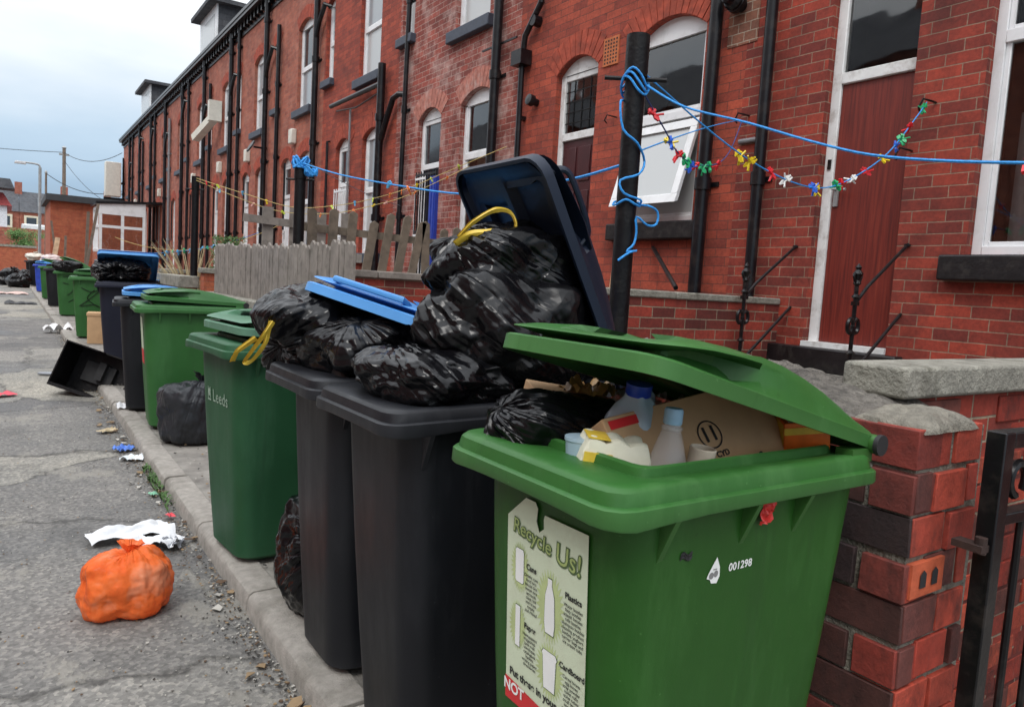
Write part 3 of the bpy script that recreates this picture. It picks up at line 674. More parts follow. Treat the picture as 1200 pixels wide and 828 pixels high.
# opened lower sash of the window behind the post
ow = MB(); sash = Vector
def sashp(u, v, d=0): # hinged at top, bottom swung out
    zt_, hgt = 2.86, .78
    a_ = R(17); return Vector((XF+.06-math.sin(a_)*hgt*v-d*math.cos(a_), 4.5+.84*u, zt_-math.cos(a_)*hgt*v+d*math.sin(a_)*-1))
def sbar(u0, v0, u1, v1):
    P = [sashp(u0, v0), sashp(u1, v0), sashp(u1, v1), sashp(u0, v1)]; Q = [sashp(u0, v0, .045), sashp(u1, v0, .045), sashp(u1, v1, .045), sashp(u0, v1, .045)]
    i = [ow.vert(p) for p in P+Q]
    for q in ((0, 1, 2, 3), (7, 6, 5, 4), (0, 4, 5, 1), (1, 5, 6, 2), (2, 6, 7, 3), (3, 7, 4, 0)): ow.face([i[k] for k in q])
sbar(0, 0, 1, .1); sbar(0, .9, 1, 1); sbar(0, .1, .09, .9); sbar(.91, .1, 1, .9)
osash = ow.build('open_sash', UPVC, houses[2], bevel=.004)
ow = MB(); ow.quad(sashp(.09, .1, .02), sashp(.91, .1, .02), sashp(.91, .9, .02), sashp(.09, .9, .02)); ow.build('pane', PANE_W, osash)
# security grilles on the third and fourth houses' doors
def grille(H, yc, w, z0, z1, mat, n_):
    G = MB(); x = XF-.03
    for k in range(n_+1): yy = yc-w/2+w*k/n_; G.tube([(x, yy, z0), (x, yy, z1)], .009, 6)
    for zz in (z0+.05, (z0+z1)/2, z1-.05): G.box(x-.012, x+.012, yc-w/2, yc+w/2, zz-.015, zz+.015)
    G.build('security_grille', mat, H)
grille(houses[3], 9.45, .62, 1.15, 2.85, BLACKP, 8); grille(houses[3], 9.62, .3, 1.1, 2.8, UPVC, 2)
grille(houses[4], 12.72, .62, 1.15, 2.85, UPVC, 6)
V = MB(); V.box(XF-.05, XF+.0, 9.12, 9.3, 1.1, 2.75); V.box(XF-.06, XF-.05, 9.15, 9.19, 1.1, 2.75); V.box(XF-.06, XF-.05, 9.23, 9.27, 1.1, 2.75); V.build('door_shutter', simple('blue_shutter', (.02, .05, .35), .4), houses[3])
# wall junk on the far house
V = MB(); V.box(XF-.9, XF-.2, 42.4, 43.0, 4.6, 6.3); V.build('extractor_box', SATW, houses[-1], bevel=.03)
V = MB(); V.bar((XF, 42.7, 5.3), (XF-.3, 42.7, 5.3), .1); V.build('bracket', BLACKP, houses[-1]); V = MB(); V.bar((XF, 42.7, 4.5), (XF-.95, 42.7, 4.5), .12); V.build('bracket', BLACKP, houses[-1])
V = MB(); V.box(XF-.35, XF-.02, 21.9, 22.1, 5.35, 5.9); V.bar((XF-.2, 22.0, 5.45), (XF-.5, 22.9, 4.95), .22, .18); V.build('hopper_box', SATW, houses[8])
V = MB(); V.lathe([(.16, 0), (.15, .03), (.001, .05)], M=Matrix.Translation((XF-.35, 17.5, 4.1)) @ Euler((0, R(-60), 0)).to_matrix().to_4x4(), n=14); V.bar((XF, 17.5, 4.1), (XF-.3, 17.5, 4.1), .04); V.build('wall_lamp', BLACKP, houses[6])

# opposite side of the street (behind the camera's left), reflected in the windows
for k, yy in enumerate((-8, 0, 8, 16, 24, 32)):
    H = empty('terraced_house', (0, 0, 0), 0, 'brick house across the street, dark slate roof, reflected in panes (%s)' % ['farthest back', 'behind the camera', 'second ahead', 'third ahead', 'fourth ahead', 'farthest ahead'][k], 'house', 'houses across the street')
    mb = MB(); mb.box(-17, -9.5, yy, yy+7.98, -.05, 8.0); mb.build('wall', BR_D, H)
    mb = MB(); mb.quad((-9.2, yy, 7.9), (-9.2, yy+7.98, 7.9), (-13.2, yy+7.98, 10.7), (-13.2, yy, 10.7)); mb.quad((-13.2, yy, 10.7), (-13.2, yy+7.98, 10.7), (-17.2, yy+7.98, 7.9), (-17.2, yy, 7.9)); mb.build('roof', SLATE, H)
    mb = MB(); mb.box(-13.7, -12.7, yy+3.6, yy+4.4, 9.8, 11.9)
    for q in (-.25, .25): mb.cyl((-13.2+q, yy+4, 11.9), (-13.2+q, yy+4, 12.3), .12, 10)
    mb.build('chimney', BR_D, H)
    for q in (1.2, 4.9):
        for zz in (1.2, 5.0):
            mb = MB(); mb.box(-9.5, -9.44, yy+q, yy+q+1.1, zz, zz+1.5); mb.build('window', PANE_W, H)
g = MB(); g.box(-9.5, -6.78, -10, 60, -.04, .08); struct(g, 'far_pavement', PAVE)

# ------------------------------------------------------------------ yard walls
def wallseg(ya, yb, ztop, label, coping=True, x0=1.85, x1=2.08, cop_h=.08, mat=BR_W):
    T = empty('yard_wall', (0, 0, 0), 0, label, 'wall', 'low brick walls along the front yards')
    mb = MB(); mb.box(x0, x1, ya, yb, 0, ztop-cop_h); mb.build('brickwork', mat, T)
    if coping:
        mb = MB(); mb.box(x0-.04, x1+.04, ya-.02, yb+.02, ztop-cop_h, ztop); mb.build('coping', CONC, T, bevel=.012)
    return T
wallseg(4.3, 9.5, 1.02, 'low front yard wall under the grey palisade fence', x0=1.9)
wallseg(10.6, 12.9, 1.18, 'low orange brick yard wall with pale coping beyond the palisade fence', x0=1.9, mat=BR_E, cop_h=.16)
wallseg(13.9, 17.5, 1.12, 'low yard wall further along, beside the third washing line post', x0=1.9, mat=BR_E)
wallseg(18.5, 27.5, 1.1, 'long low yard wall in front of the farther houses, before the porch', x0=1.9, mat=BR_E)

# near street wall: real bricks, mortar core, flaunched top
def real_bricks(mb, o, du, dn, length, rows, rh=.092, bl=.225, gap=.0115, thick=.1, seed=1, colors=None, header_end=False, z0=0, vjit=.004):
    """bricks on a vertical face: o origin, du along, dn outward"""
    random.seed(seed); du = Vector(du); dn = Vector(dn); o = Vector(o)
    for r in range(rows):
        u = -(.0 if r % 2 == 0 else bl*.5)
        while u < length-.02:
            a = max(0, u); b_e = min(length, u+bl-gap)
            if b_e-a > .03:
                z = z0+r*rh+random.uniform(-vjit, vjit); pr = random.uniform(-.003, .006)
                col = random.choice(colors); k = random.uniform(.75, 1.2); col = tuple(c*k for c in col)
                P = []
                for zz in (z, z+rh-gap):
                    for uu in (a+random.uniform(0, .004), b_e-random.uniform(0, .004)):
                        for nn in (-thick, pr): P.append(o+du*uu+dn*nn+Vector((0, 0, zz)))
                i = [mb.vert(p) for p in P]
                for q in ((0, 1, 3, 2), (4, 6, 7, 5), (0, 4, 5, 1), (2, 3, 7, 6), (1, 5, 7, 3), (0, 2, 6, 4)): mb.face([i[t] for t in q], False, 0, col)
            u += bl
def realbrick_mat():
    mt, n, l, b = nmat('real_brick_faces')
    a = n.new('ShaderNodeVertexColor'); a.layer_name = 'Col'
    z = tex_noise(n, l, 22, 8, .72); f = ramp(n, l, z.outputs['Fac'], [(.25, (.45, .45, .45)), (.5, (1, 1, 1)), (.8, (1.5, 1.4, 1.35))]).outputs[0]
    c = mixc(n, l, 1, a.outputs['Color'], f, 'MULTIPLY')
    z2 = tex_noise(n, l, 5, 7, .7, sc=(1, 1, .5)); f2 = ramp(n, l, z2.outputs['Fac'], [(.5, (0, 0, 0)), (.62, (.75, .75, .75))]).outputs[0]
    c = mixc(n, l, f2, c, (.035, .016, .014))
    z4 = tex_noise(n, l, 8, 6, .7, sc=(2.5, 2.5, .5)); f4 = ramp(n, l, z4.outputs['Fac'], [(.66, (0, 0, 0)), (.74, (.4, .4, .4))]).outputs[0]
    c = mixc(n, l, f4, c, (.30, .25, .22))
    l.new(c, b.inputs['Base Color']); b.inputs['Roughness'].default_value = .75
    n1 = bump(n, l, z.outputs['Fac'], None, .6, .006); z3 = tex_noise(n, l, 120, 4, .6); bump(n, l, z3.outputs['Fac'], b, .4, .003, n1)
    return mt
RB = realbrick_mat()
RC = [(.42, .06, .03), (.30, .035, .02), (.24, .03, .02), (.10, .03, .022), (.05, .025, .022), (.38, .05, .028)]
XP, YP = 1.57, .755     # pier corner
ZP = 1.058
T = empty('gate_pier', (XP+.1, YP+.2, 0), 0, 'red brick gate pier with crumbling mortar cap behind the nearest green bin', 'brick pier')
T.location = (0, 0, 0)
mb = MB(); mb.box(XP+.008, XP+.3, YP+.008, 3.0, 0, ZP-.012); mb.build('mortar_core', MORTAR, T)
mb = MB(); rows = 11; rh = ZP/rows
# street face (normal -X) and end face (normal -Y)
real_bricks(mb, (XP, YP, 0), (0, 1, 0), (-1, 0, 0), 2.2, rows, rh=rh, seed=4, colors=[(.26, .035, .02), (.15, .03, .022), (.07, .025, .02), (.035, .02, .02), (.30, .045, .025), (.20, .03, .02)], z0=.004)  # street face's shade is put into its darker brick colours
real_bricks(mb, (XP+.006, YP+.0015, 0), (1, 0, 0), (0, -1, 0), .272, rows, rh=rh, seed=9, colors=[(.38, .055, .03), (.34, .045, .026), (.12, .035, .028), (.30, .042, .026)], z0=.006, bl=.15)
mb.build('brickwork', RB, T, bevel=.0022)
# hollow brick showing two frog holes
mb = MB(); zb = rh*7+.012; mb.box(XP+.012, XP+.15, YP-.006, YP+.01, zb, zb+rh-.02); hb = mb.build('hollow_brick', simple('orange_brick', (.50, .10, .04), .85, .25, 20, .5, 90), T)
mb = MB()
for xx in (XP+.045, XP+.095): 
    P = [(xx, zb+.02), (xx+.026, zb+.02), (xx+.026, zb+.05), (xx+.013, zb+.06), (xx, zb+.05)]
    mb = MB(); mb.face([mb.vert((p[0], YP-.0085, p[1])) for p in P]); mb.build('hole', DARKIN, hb)
# flaunched mortar mound and rough sloping wall top
def mound(mb, x0, x1, y0, y1, z0, h, n=26, seed=0, sk=0):
    def f(u, v):
        x = x0+(x1-x0)*u; y = y0+(y1-y0)*v
        e = max(0, 1-abs(2*u-1)**2.6)*max(0, 1-abs(2*v-1)**2.6)
        return (x+.008*noise.noise(Vector((x*20, y*20, seed))), y+.006*noise.noise(Vector((x*20, y*20, seed+4))), z0-.004+h*(e**.45)*(1+.25*noise.noise(Vector((x*14, y*14, seed+2)))+.12*noise.noise(Vector((x*45, y*45, seed)))))
    mb.grid(f, n, n)
mb = MB(); mound(mb, XP+.01, XP+.255, YP-.004, YP+.165, ZP-.012, .042, 50, 2); mb.build('mortar_cap', MORTAR, T)
mb = MB(); mound(mb, XP-.01, XP+.44, YP+.14, 3.02, ZP-.02, .10, 110, 5); mb.build('rough_wall_top', simple('rough_wall_top', (.16, .145, .125), .95, .5, 30, 1, 60, .03, dirt=((.045, .04, .035), .85), dscale=10), T)

def crosswall(y, x0, x1, ztop, label, mat=BR_W, cop_h=.07, th=.22, cop=CONC, over=.03):
    T = empty('dividing_wall', (0, 0, 0), 0, label, 'wall', 'brick walls dividing the yards')
    mb = MB(); mb.box(x0, x1, y, y+th, -.2, ztop-cop_h); mb.build('brickwork', mat, T)
    mb = MB(); xx = x0-over
    while xx < x1-.05:
        e = min(x1, xx+.86); mb.box(xx, e-.006, y-over, y+th+over, ztop-cop_h, ztop); xx = e
    mb.build('coping', cop, T, bevel=.01)
    return T
# first dividing wall beside the gate: real bricks on its camera face
T = crosswall(.955, XP+.275, XF, 1.16, 'dividing wall with thick pale coping slab behind the black gate', cop_h=.08, over=.035, th=.10)
mb = MB(); real_bricks(mb, (XP+.275, .953, 0), (1, 0, 0), (0, -1, 0), 1.7, 14, rh=.0895, seed=21, z0=-.175, thick=.05, colors=RC[:2]+[(.14, .04, .03), (.48, .08, .04), (.44, .06, .03)]); mb.build('brick_facing', RB, T, bevel=.003)
crosswall(3.52, 2.05, XF, 1.33, 'dividing wall with thin grey coping left of the red door steps', th=.12, over=.015, cop_h=.05)
TW = crosswall(6.6, 2.1, XF, 1.37, 'dividing wall carrying the leaning brown pickets', cop=GREY_WOOD)
crosswall(10.3, 2.12, XF, 1.3, 'dividing wall further along behind the palisade fence', mat=BR_E)
crosswall(13.5, 2.12, XF, 1.25, 'dividing wall beyond the third washing post, nearest the dry plant', mat=BR_E)
g = MB(); g.box(1.84, XF-.01, -2.5, 1.04, -.3, -.16); g.box(2.08, XF-.01, 1.06, 46, .02, .1); struct(g, 'yard_paving', PAVE)

# steps up to the red door
for k, (yc, lab) in enumerate(((2.95, 'stone steps below the red door'), (6.22, 'stone steps below the dark panelled door'))):
    mb = MB()
    for i in range(5): mb.box(XF-.12-.26*(i+1), XF-.12-.26*i+(.0), yc-.5, yc+.5, .06, .82-.15*i)
    tag(mb.build('door_steps', CONC, bevel=.012), lab, 'steps', 'steps up to the doors')

# iron handrails
def handrail(y, label):
    T = empty('handrail', (XF-.55, y, .1), 0, label, 'handrail', 'iron handrails by the red door')
    x = 0
    mb = MB(); mb.tube([(x, 0, .05), (x, 0, 1.33)], .013, 8)
    for zz in (.75, 1.22): mb.box(x-.035, x+.035, -.008, .008, zz-.012, zz+.012); 
    mb.lathe([(.012, 0), (.03, .012), (.012, .03)], (x, 0, .9), 10); mb.lathe([(.012, 0), (.028, .012), (.012, .03)], (x, 0, 1.25), 10)
    mb.build('post', BLACKP, T)
    mb = MB(); mb.lathe([(.011, 0), (.026, .015), (.012, .035), (.02, .05), (.032, .075), (.014, .1), (.02, .115), (.001, .14)], (x, 0, 1.33), 10)
    for s in (-1, 1):
        mb.tube([(x, 0, 1.35), (x+s*.03, 0, 1.36), (x+s*.045, 0, 1.39), (x+s*.035, 0, 1.41)], .008, 6)
    mb.build('finial', BLACKP, T)
    for (zc, r) in ((1.08, .055), (.62, .05)):
        mb = MB()
        for s in (-1, 1):
            pts = [(x+s*(r*.55)+r*.5*math.cos(t)*s, 0, zc+r*.8*math.sin(t)) for t in [PI+k*2*PI/16 for k in range(15)]]
            mb.tube(pts, .013, 6)
        mb.lathe([(.001, -.022), (.018, 0), (.001, .018)], (x, 0, zc), 8)
        mb.build('scrollwork', BLACKP, T)
    mb = MB(); mb.tube([(x, 0, 1.22), (x+.12, 0, 1.33), (x+.55, 0, 1.63)], .011, 8); mb.tube([(x, 0, .75), (x+.1, 0, .82), (x+.55, 0, 1.17)], .011, 8)
    mb.lathe([(.02, 0), (.02, .012)], (x+.54, 0, 1.62), 10); mb.build('rail', BLACKP, T)
handrail(2.58, 'ornate black iron handrail right of the red door')
handrail(3.42, 'ornate black iron handrail left of the red door, before the low wall')
tag((lambda m_: (m_.tube([(XF-.02, 4.9, 1.73), (4.07, 3.82, 1.36)], .018, 8), m_.build('metal_strut', BLACKP))[1])(MB()), 'short black iron strut slanting from the wall under the tilted-open window', 'iron strut')
tag((lambda m_: (m_.tube([(4.36, 4.82, 1.72), (4.28, 4.82, .9)], .013, 8), m_.build('broom_handle', simple('bare_wood', (.42, .24, .14), .7)))[1])(MB()), 'pale wooden broom handle leaning behind the low coping wall', 'broom handle')

# palisade fence on the front wall
T = empty('palisade_fence', (2.0, 4.9, 1.0), 0, 'close-boarded weathered grey picket fence on the yard wall', 'fence')
random.seed(11); y = 0; Ls = 4.2
while y < Ls:
    w = .085+random.uniform(-.006, .008); h = .56+random.uniform(-.02, .03)+(.03 if y > 3 else 0); tl = random.uniform(-.012, .012)
    mb = MB(); x = random.uniform(-.006, .006); n0 = len(mb.v)
    P = [(0, 0), (w, 0), (w+tl, h-.03), (w*.5+tl, h), (tl, h-.03)]
    f = [mb.vert((x-.01, y+p[0], p[1]-.02)) for p in P]; bk = [mb.vert((x+.01, y+p[0], p[1]-.02)) for p in P]
    mb.face(f); mb.face(bk[::-1])
    for i in range(5): mb.face([f[i], f[(i+1) % 5], bk[(i+1) % 5], bk[i]])
    mb.build('picket', GREY_WOOD, T); y += w+.006
mb = MB(); mb.box(.012, .05, 0, Ls, .12, .18); mb.box(.012, .05, 0, Ls, .4, .46); mb.build('rail', GREY_WOOD, T)
# leaning pickets on the dividing wall
T = empty('picket_fence', (2.2, 6.7, 1.37), 0, 'gappy brown picket fence with leaning pales on a dividing wall', 'fence')
random.seed(5); x = .12
for k in range(14):
    w = .085; h = .52+random.uniform(-.05, .05); tl = (-.02, .02, .03, .07, .08, .09, .10, -.02, .03, .02, 0, .03, .01, 0)[k]
    mb = MB(); P = [(-w/2, -.02), (w/2, -.02), (w/2+tl, h-.02), (tl, h+.005), (-w/2+tl, h-.02)]
    f = [mb.vert((x+p[0], -.012, p[1])) for p in P]; bk = [mb.vert((x+p[0], .012, p[1])) for p in P]; mb.face(f); mb.face(bk[::-1])
    for i in range(5): mb.face([f[i], f[(i+1) % 5], bk[(i+1) % 5], bk[i]])
    mb.build('picket', PICKET, T); x += .165+random.uniform(-.015, .015)
mb = MB(); mb.bar((0, .035, .36), (2.5, .035, .30), .02, .07); mb.build('rail', PICKET, T)
T = empty('picket_fence', (2.5, 9.9, 1.3), 0, 'short run of tall square boards with one high rail beyond the palisade fence', 'fence')
mb = MB(); mb.bar((0, 0, .68), (1.55, 0, .62), .03, .1); mb.build('rail', GREY_WOOD, T)
for k in range(4):
    mb = MB(); xx = .25+k*.36; mb.box(xx, xx+.14, .02, .045, 0, .85+.02*(k % 2)); mb.build('picket', GREY_WOOD, T)

# gate
T = empty('garden_gate', (XP+.145, YP-.09, 0), R(-4), 'black iron garden gate standing open at the right edge', 'gate')
mb = MB(); mb.box(-.02, .02, -.02, .02, .06, 1.06); mb.box(.96, 1.0, -.02, .02, .06, 1.06); mb.box(.02, .96, -.019, .019, 1.025, 1.06); mb.box(.02, .96, -.018, .018, .86, .885); mb.box(.02, .96, -.018, .018, .12, .15); mb.build('frame', BLACKP, T, bevel=.003)
for k in range(1, 9):
    mb = MB(); mb.tube([(.02+k*.105, 0, .15), (.02+k*.105, 0, .86)], .0085, 8); mb.build('bar', BLACKP, T)
for k in range(4):
    mb = MB(); c = .09+k*.24
    pts = [(c+(.034-.0015*i)*math.cos(-PI*.6-i*.42)*(1), 0, .965+(.036-.0015*i)*math.sin(-PI*.6-i*.42)) for i in range(16)]
    pts = [(c+.2, 0, .90), (c+.12, 0, .905), (c+.05, 0, .925)] + [(c+.036*math.cos(t), 0, .95+.036*math.sin(t)) for t in [0-.6+i*.42 for i in range(13)]]
    mb.tube(pts, .011, 8, flat=.9); mb.build('scroll', BLACKP, T)
mb = MB(); mb.box(-.05, -.015, -.012, .05, .805, .82); mb.cyl((-.03, 0, .80), (-.03, 0, .835), .012, 10); mb.build('hinge', simple('rusty_hinge', (.035, .018, .014), .8, .4, 30, .5), T)

# ------------------------------------------------------------------ washing line posts
def post(x, y, zt, label, r=.047, lean=0, pipe_=True):
    T = empty('washing_line_post', (x, y, .05), 0, label, 'post', 'black washing line posts')
    mb = MB(); mb.tube([(-lean, 0, 0), (0, 0, zt-.05)], r, 16)
    mb.build('pole', BLACKTAR, T)
    mb = MB(); mb.tube([(0, 0, zt-.21), (0, 0, zt-.045)], r*1.12, 16); mb.build('cap', BLACKTAR, T)
    mb = MB(); mb.tube([(-.10, .075, zt-.215), (.10, -.075, zt-.215)], .009, 8); mb.build('cross_pin', BLACKTAR, T)
    return T
post(2.1, 2.28, 2.33, 'thick black washing line post nearest, wound with blue rope, behind the bins', r=.042)
post(2.1, 6.45, 2.28, 'black washing line post topped by a knot of blue rope, behind the palisade fence')
post(2.1, 10.85, 2.52, 'black washing line post with yellow cord at its top, beyond the palisade fence')

def knot(mb, c, r, n, tr, seed, sq=1):
    random.seed(seed); pts = []
    for k in range(n):
        t = k*.55; pts.append((c[0]+r*math.cos(t)*(1+.2*random.uniform(-1, 1)), c[1]+r*math.sin(t)*(1+.2*random.uniform(-1, 1)), c[2]+sq*random.uniform(-1, 1)))
    return pts
def smooth(pts, k=4):
    P = [Vector(p) for p in pts]; out_ = []
    for i in range(len(P)-1):
        p0, p1, p2, p3 = P[max(i-1, 0)], P[i], P[i+1], P[min(i+2, len(P)-1)]
        for j in range(k):
            t = j/k; out_.append(.5*((2*p1)+(-p0+p2)*t+(2*p0-5*p1+4*p2-p3)*t*t+(-p0+3*p1-3*p2+p3)*t**3))
    out_.append(P[-1]); return out_
def sagline(a, b, sag, n=24):
    a = Vector(a); b = Vector(b); return [a.lerp(b, t/n)-Vector((0, 0, sag*4*(t/n)*(1-t/n))) for t in range(n+1)]
PX, PY = 2.1, 2.28
ropes = []
# rope wound down the nearest post
T = MB(); pts = []
for k in range(34):
    t = k*.62; pts.append((PX+.056*math.cos(t), PY+.056*math.sin(t), 2.17+.035*math.sin(k*1.3)-.0015*k))
pts += [(PX-.09, PY-.02, 2.05), (PX-.075, PY-.03, 1.95), (PX-.02, PY-.06, 1.9), (PX+.045, PY-.04, 1.84), (PX-.0, PY-.06, 1.78), (PX-.07, PY-.03, 1.75), (PX-.055, PY-.04, 1.7), (PX+.02, PY-.06, 1.68)]
for k in range(12): t = k*.7-1; pts.append((PX+.055*math.cos(t), PY+.055*math.sin(t), 1.665+.012*math.sin(k*2)))
pts += [(PX+.05, PY-.07, 1.66), (PX+.10, PY-.08, 1.64), (PX+.10, PY-.08, 1.59), (PX+.05, PY-.08, 1.58), (PX+.0, PY-.065, 1.61), (PX+.01, PY-.06, 1.55), (PX-.0, PY-.06, 1.5), (PX-.03, PY-.055, 1.47), (PX+.02, PY-.06, 1.475), (PX-.02, PY-.06, 1.465), (PX-.07, PY-.05, 1.43)]
T.tube(smooth(pts, 3), .0048, 6); tag(T.build('rope_coil', ROPEB), 'bright blue rope wound and knotted down the nearest washing line post', 'rope')
T = MB(); T.tube(smooth([(2.1+.06*math.cos(k*.8)*(1+.3*math.sin(k*3)), 6.45+.06*math.sin(k*.8), 2.26+.05*math.sin(k*1.7)) for k in range(40)], 3), .010, 5); T.tube(smooth([(2.16+.05*math.cos(k*.9), 6.35+.05*math.sin(k*.9), 2.18+.035*math.sin(k*1.9)) for k in range(26)], 3), .010, 5)
tag(T.build('rope_knot', ROPEB), 'tangled knot of blue rope at the top of the second washing line post', 'rope')
def line(a, b, sag, r, mat, label, n=24, pts=None):
    mb = MB(); P = smooth(pts, 5) if pts else sagline(a, b, sag, n); mb.tube(P, r, 6); tag(mb.build('washing_line', mat), label, 'washing line', 'washing lines across the yards'); return P
L1 = line((2.1, 2.24, 2.17), (2.1, -1.2, 1.62), .14, .0045, ROPEB, 'thick blue washing line from the nearest post across the red door to the right edge', 40, pts=[(2.11, 2.22, 2.13), (2.1, 2.0, 2.01), (2.1, 1.702, 1.908), (2.1, 1.418, 1.803), (2.1, 1.192, 1.737), (2.1, 0.838, 1.684), (2.1, .4, 1.65), (2.1, -.2, 1.68), (2.1, -1.2, 1.85)])
L2 = line((2.12, 2.26, 2.12), (4.8, 2.52, 2.60), .55, .0036, ROPEB, 'deep sagging line of bright pegs hooked on the wall beside the red door', 40, pts=[(2.12, 2.28, 2.21), (2.2, 2.289, 2.183), (2.67, 2.33, 2.036), (3.046, 2.363, 1.953), (3.402, 2.394, 1.918), (3.681, 2.418, 1.937), (3.972, 2.443, 2.032), (4.358, 2.477, 2.227), (4.677, 2.505, 2.487), (4.821, 2.517, 2.62)])
L3 = line((2.11, 2.24, 2.05), (4.8, 3.98, 2.74), .42, .0036, ROPEN, 'short line of pegs from the nearest post up to a hook near the downpipes', 30, pts=[(2.12, 2.27, 2.15), (2.177, 2.298, 2.118), (2.541, 2.527, 2.064), (2.763, 2.667, 2.028), (3.175, 2.926, 2.045), (3.894, 3.379, 2.192), (4.388, 3.69, 2.392), (4.8, 3.95, 2.70)])
L3b = line((2.1, 2.3, 1.86), (4.8, 3.98, 2.72), -.02, .0036, ROPEB, 'thin taut blue line rising from the nearest post to the wall hook', 12)
L4 = line((2.1, 6.4, 2.26), (2.1, 2.3, 1.86), .12, .006, ROPEB, 'blue line sagging between the two nearer washing posts', 30, pts=[(2.1, 6.4, 2.25), (2.1, 5.482, 2.068), (2.1, 4.423, 1.903), (2.1, 3.645, 1.8), (2.1, 3.131, 1.786), (2.1, 2.652, 1.797), (2.1, 2.3, 1.83)])
L5 = line((2.1, 10.8, 2.5), (4.85, 7.6, 2.95), .42, .0045, ROPEY, 'upper yellowish peg line from the farthest post towards the house wall', 34, pts=[(2.098, 10.803, 2.5), (2.616, 10.181, 2.299), (3.072, 9.634, 2.152), (3.506, 9.113, 2.203), (3.81, 8.748, 2.301), (4.103, 8.396, 2.438), (4.352, 8.098, 2.601), (4.88, 7.445, 2.944)])
L6 = line((2.1, 10.8, 2.46), (4.85, 8.9, 2.75), .40, .0045, ROPEY, 'lower yellowish peg line from the farthest post towards the house wall', 34, pts=[(2.097, 10.802, 2.47), (2.554, 10.37, 2.259), (3.002, 9.947, 2.105), (3.525, 9.453, 2.114), (3.947, 9.054, 2.249), (4.277, 8.742, 2.399), (4.836, 8.214, 2.782)])
L7 = line((2.1, 6.45, 2.3), (4.85, 10.2, 2.4), .05, .003, ROPEG, 'thin grey line from the second post back to the house wall')
L8 = line((2.1, 14.5, 1.5), (4.8, 17.5, 2.2), .1, .006, ROPEB, 'pale blue peg line low in front of the white porch')
L9 = line((2.1, 20, 1.9), (4.8, 14.5, 2.5), .5, .006, ROPEY, 'sagging yellow line near the porch, farthest away')
PEGC = {}
def peg_mesh(cname, col, big=1):
    key = (cname, big)
    if key in PEGC: return PEGC[key]
    mt = MATS.get('peg_'+cname) or simple('peg_'+cname, col, .35, .15, 60, .1)
    mb = MB()
    for s in (-1, 1):
        P = [(-.03*big, s*.004), (-.012*big, s*.011*big), (.004*big, s*.006*big), (.02*big, s*.014*big), (.036*big, s*.010*big), (.036*big, s*.003*big), (.0, s*.0005), (-.03*big, s*.0005)]
        f = [mb.vert((p[1], -.005*big, p[0])) for p in P]; bk = [mb.vert((p[1], .005*big, p[0])) for p in P]
        mb.face(f if s > 0 else f[::-1]); mb.face(bk[::-1] if s > 0 else bk)
        for i in range(len(P)): j = (i+1) % len(P); mb.face([f[i], bk[i], bk[j], f[j]])
    for s in (-1, 1): mb.box(-.016*big, .016*big, s*.004*big-.004*big, s*.004*big+.004*big, .012*big, .022*big)
    if big > 1.04:
        for q in (0.9, -1.1): mb.bar((0, 0, 0), (.03*big*math.sin(q*1.3), .03*big*math.cos(q), .018*big*q), .010, .006)
    o = mb.build('clothes_peg', mt); o.hide_render = False
    PEGC[key] = [o.data, o]; return PEGC[key]
cols = {'red': (.70, .02, .03), 'yellow': (.80, .60, .02), 'green': (.02, .42, .16), 'blue': (.03, .14, .65), 'orange': (.85, .22, .04), 'lime': (.55, .70, .05), 'pink': (.80, .45, .40), 'white': (.75, .75, .72), 'sky': (.12, .50, .80)}
pegn = [0]
def peg(p, cname, desc, big=1, rot=None):
    me, o0 = peg_mesh(cname, cols[cname], big)
    if o0 is not None and not o0.get('label'): o = o0
    else: o = bpy.data.objects.new('clothes_peg', me); COL.objects.link(o)
    o.location = p; o.rotation_euler = rot or (random.uniform(-.7, .7), random.uniform(-1, 1), random.uniform(0, 6))
    tag(o, desc, 'clothes peg', 'clothes pegs on the lines'); return o
random.seed(21)
def at(P, t):
    k = t*(len(P)-1); i = min(int(k), len(P)-2); return P[i].lerp(P[i+1], k-i)
ORD = ['first', 'second', 'third', 'fourth', 'fifth', 'sixth', 'seventh', 'eighth', 'ninth']
def cluster(P, spec, where, big=1):
    tot = {}; 
    for t, c in spec: tot[c] = tot.get(c, 0)+1
    seen = {}
    for t, c in sorted(spec):
        k = seen.get(c, 0); seen[c] = k+1
        lab = ('%s %s peg from the post end of the %s' % (ORD[k], c, where)) if tot[c] > 1 else 'the only %s peg on the %s' % (c, where)
        peg(at(P, t)+Vector((random.uniform(-.008, .008), random.uniform(-.008, .008), -.012+random.uniform(-.012, .008))), c, lab, big)
cluster(L2, [(.36, 'red'), (.40, 'white'), (.50, 'blue'), (.52, 'yellow'), (.60, 'green'), (.62, 'red'), (.66, 'white'), (.71, 'red'), (.76, 'yellow'), (.81, 'blue'), (.825, 'green'), (.835, 'green'), (.86, 'red'), (.95, 'green'), (.3, 'yellow'), (.28, 'yellow')], 'sagging line by the red door', 1.05)
cluster(L3, [(.2, 'red'), (.34, 'blue'), (.36, 'yellow'), (.46, 'red'), (.50, 'green'), (.53, 'green'), (.56, 'blue'), (.58, 'red'), (.63, 'green'), (.66, 'green'), (.72, 'red')], 'line hooked by the downpipes', 1.05)
cluster(L1, [(.63, 'red')], 'thick blue line at the right edge', 1.2)
cluster(L5, [(.04, 'red'), (.07, 'lime'), (.13, 'sky'), (.2, 'yellow'), (.3, 'pink'), (.4, 'lime'), (.48, 'sky'), (.56, 'lime'), (.63, 'orange'), (.68, 'orange'), (.75, 'yellow'), (.83, 'lime'), (.9, 'lime')], 'upper yellowish line')
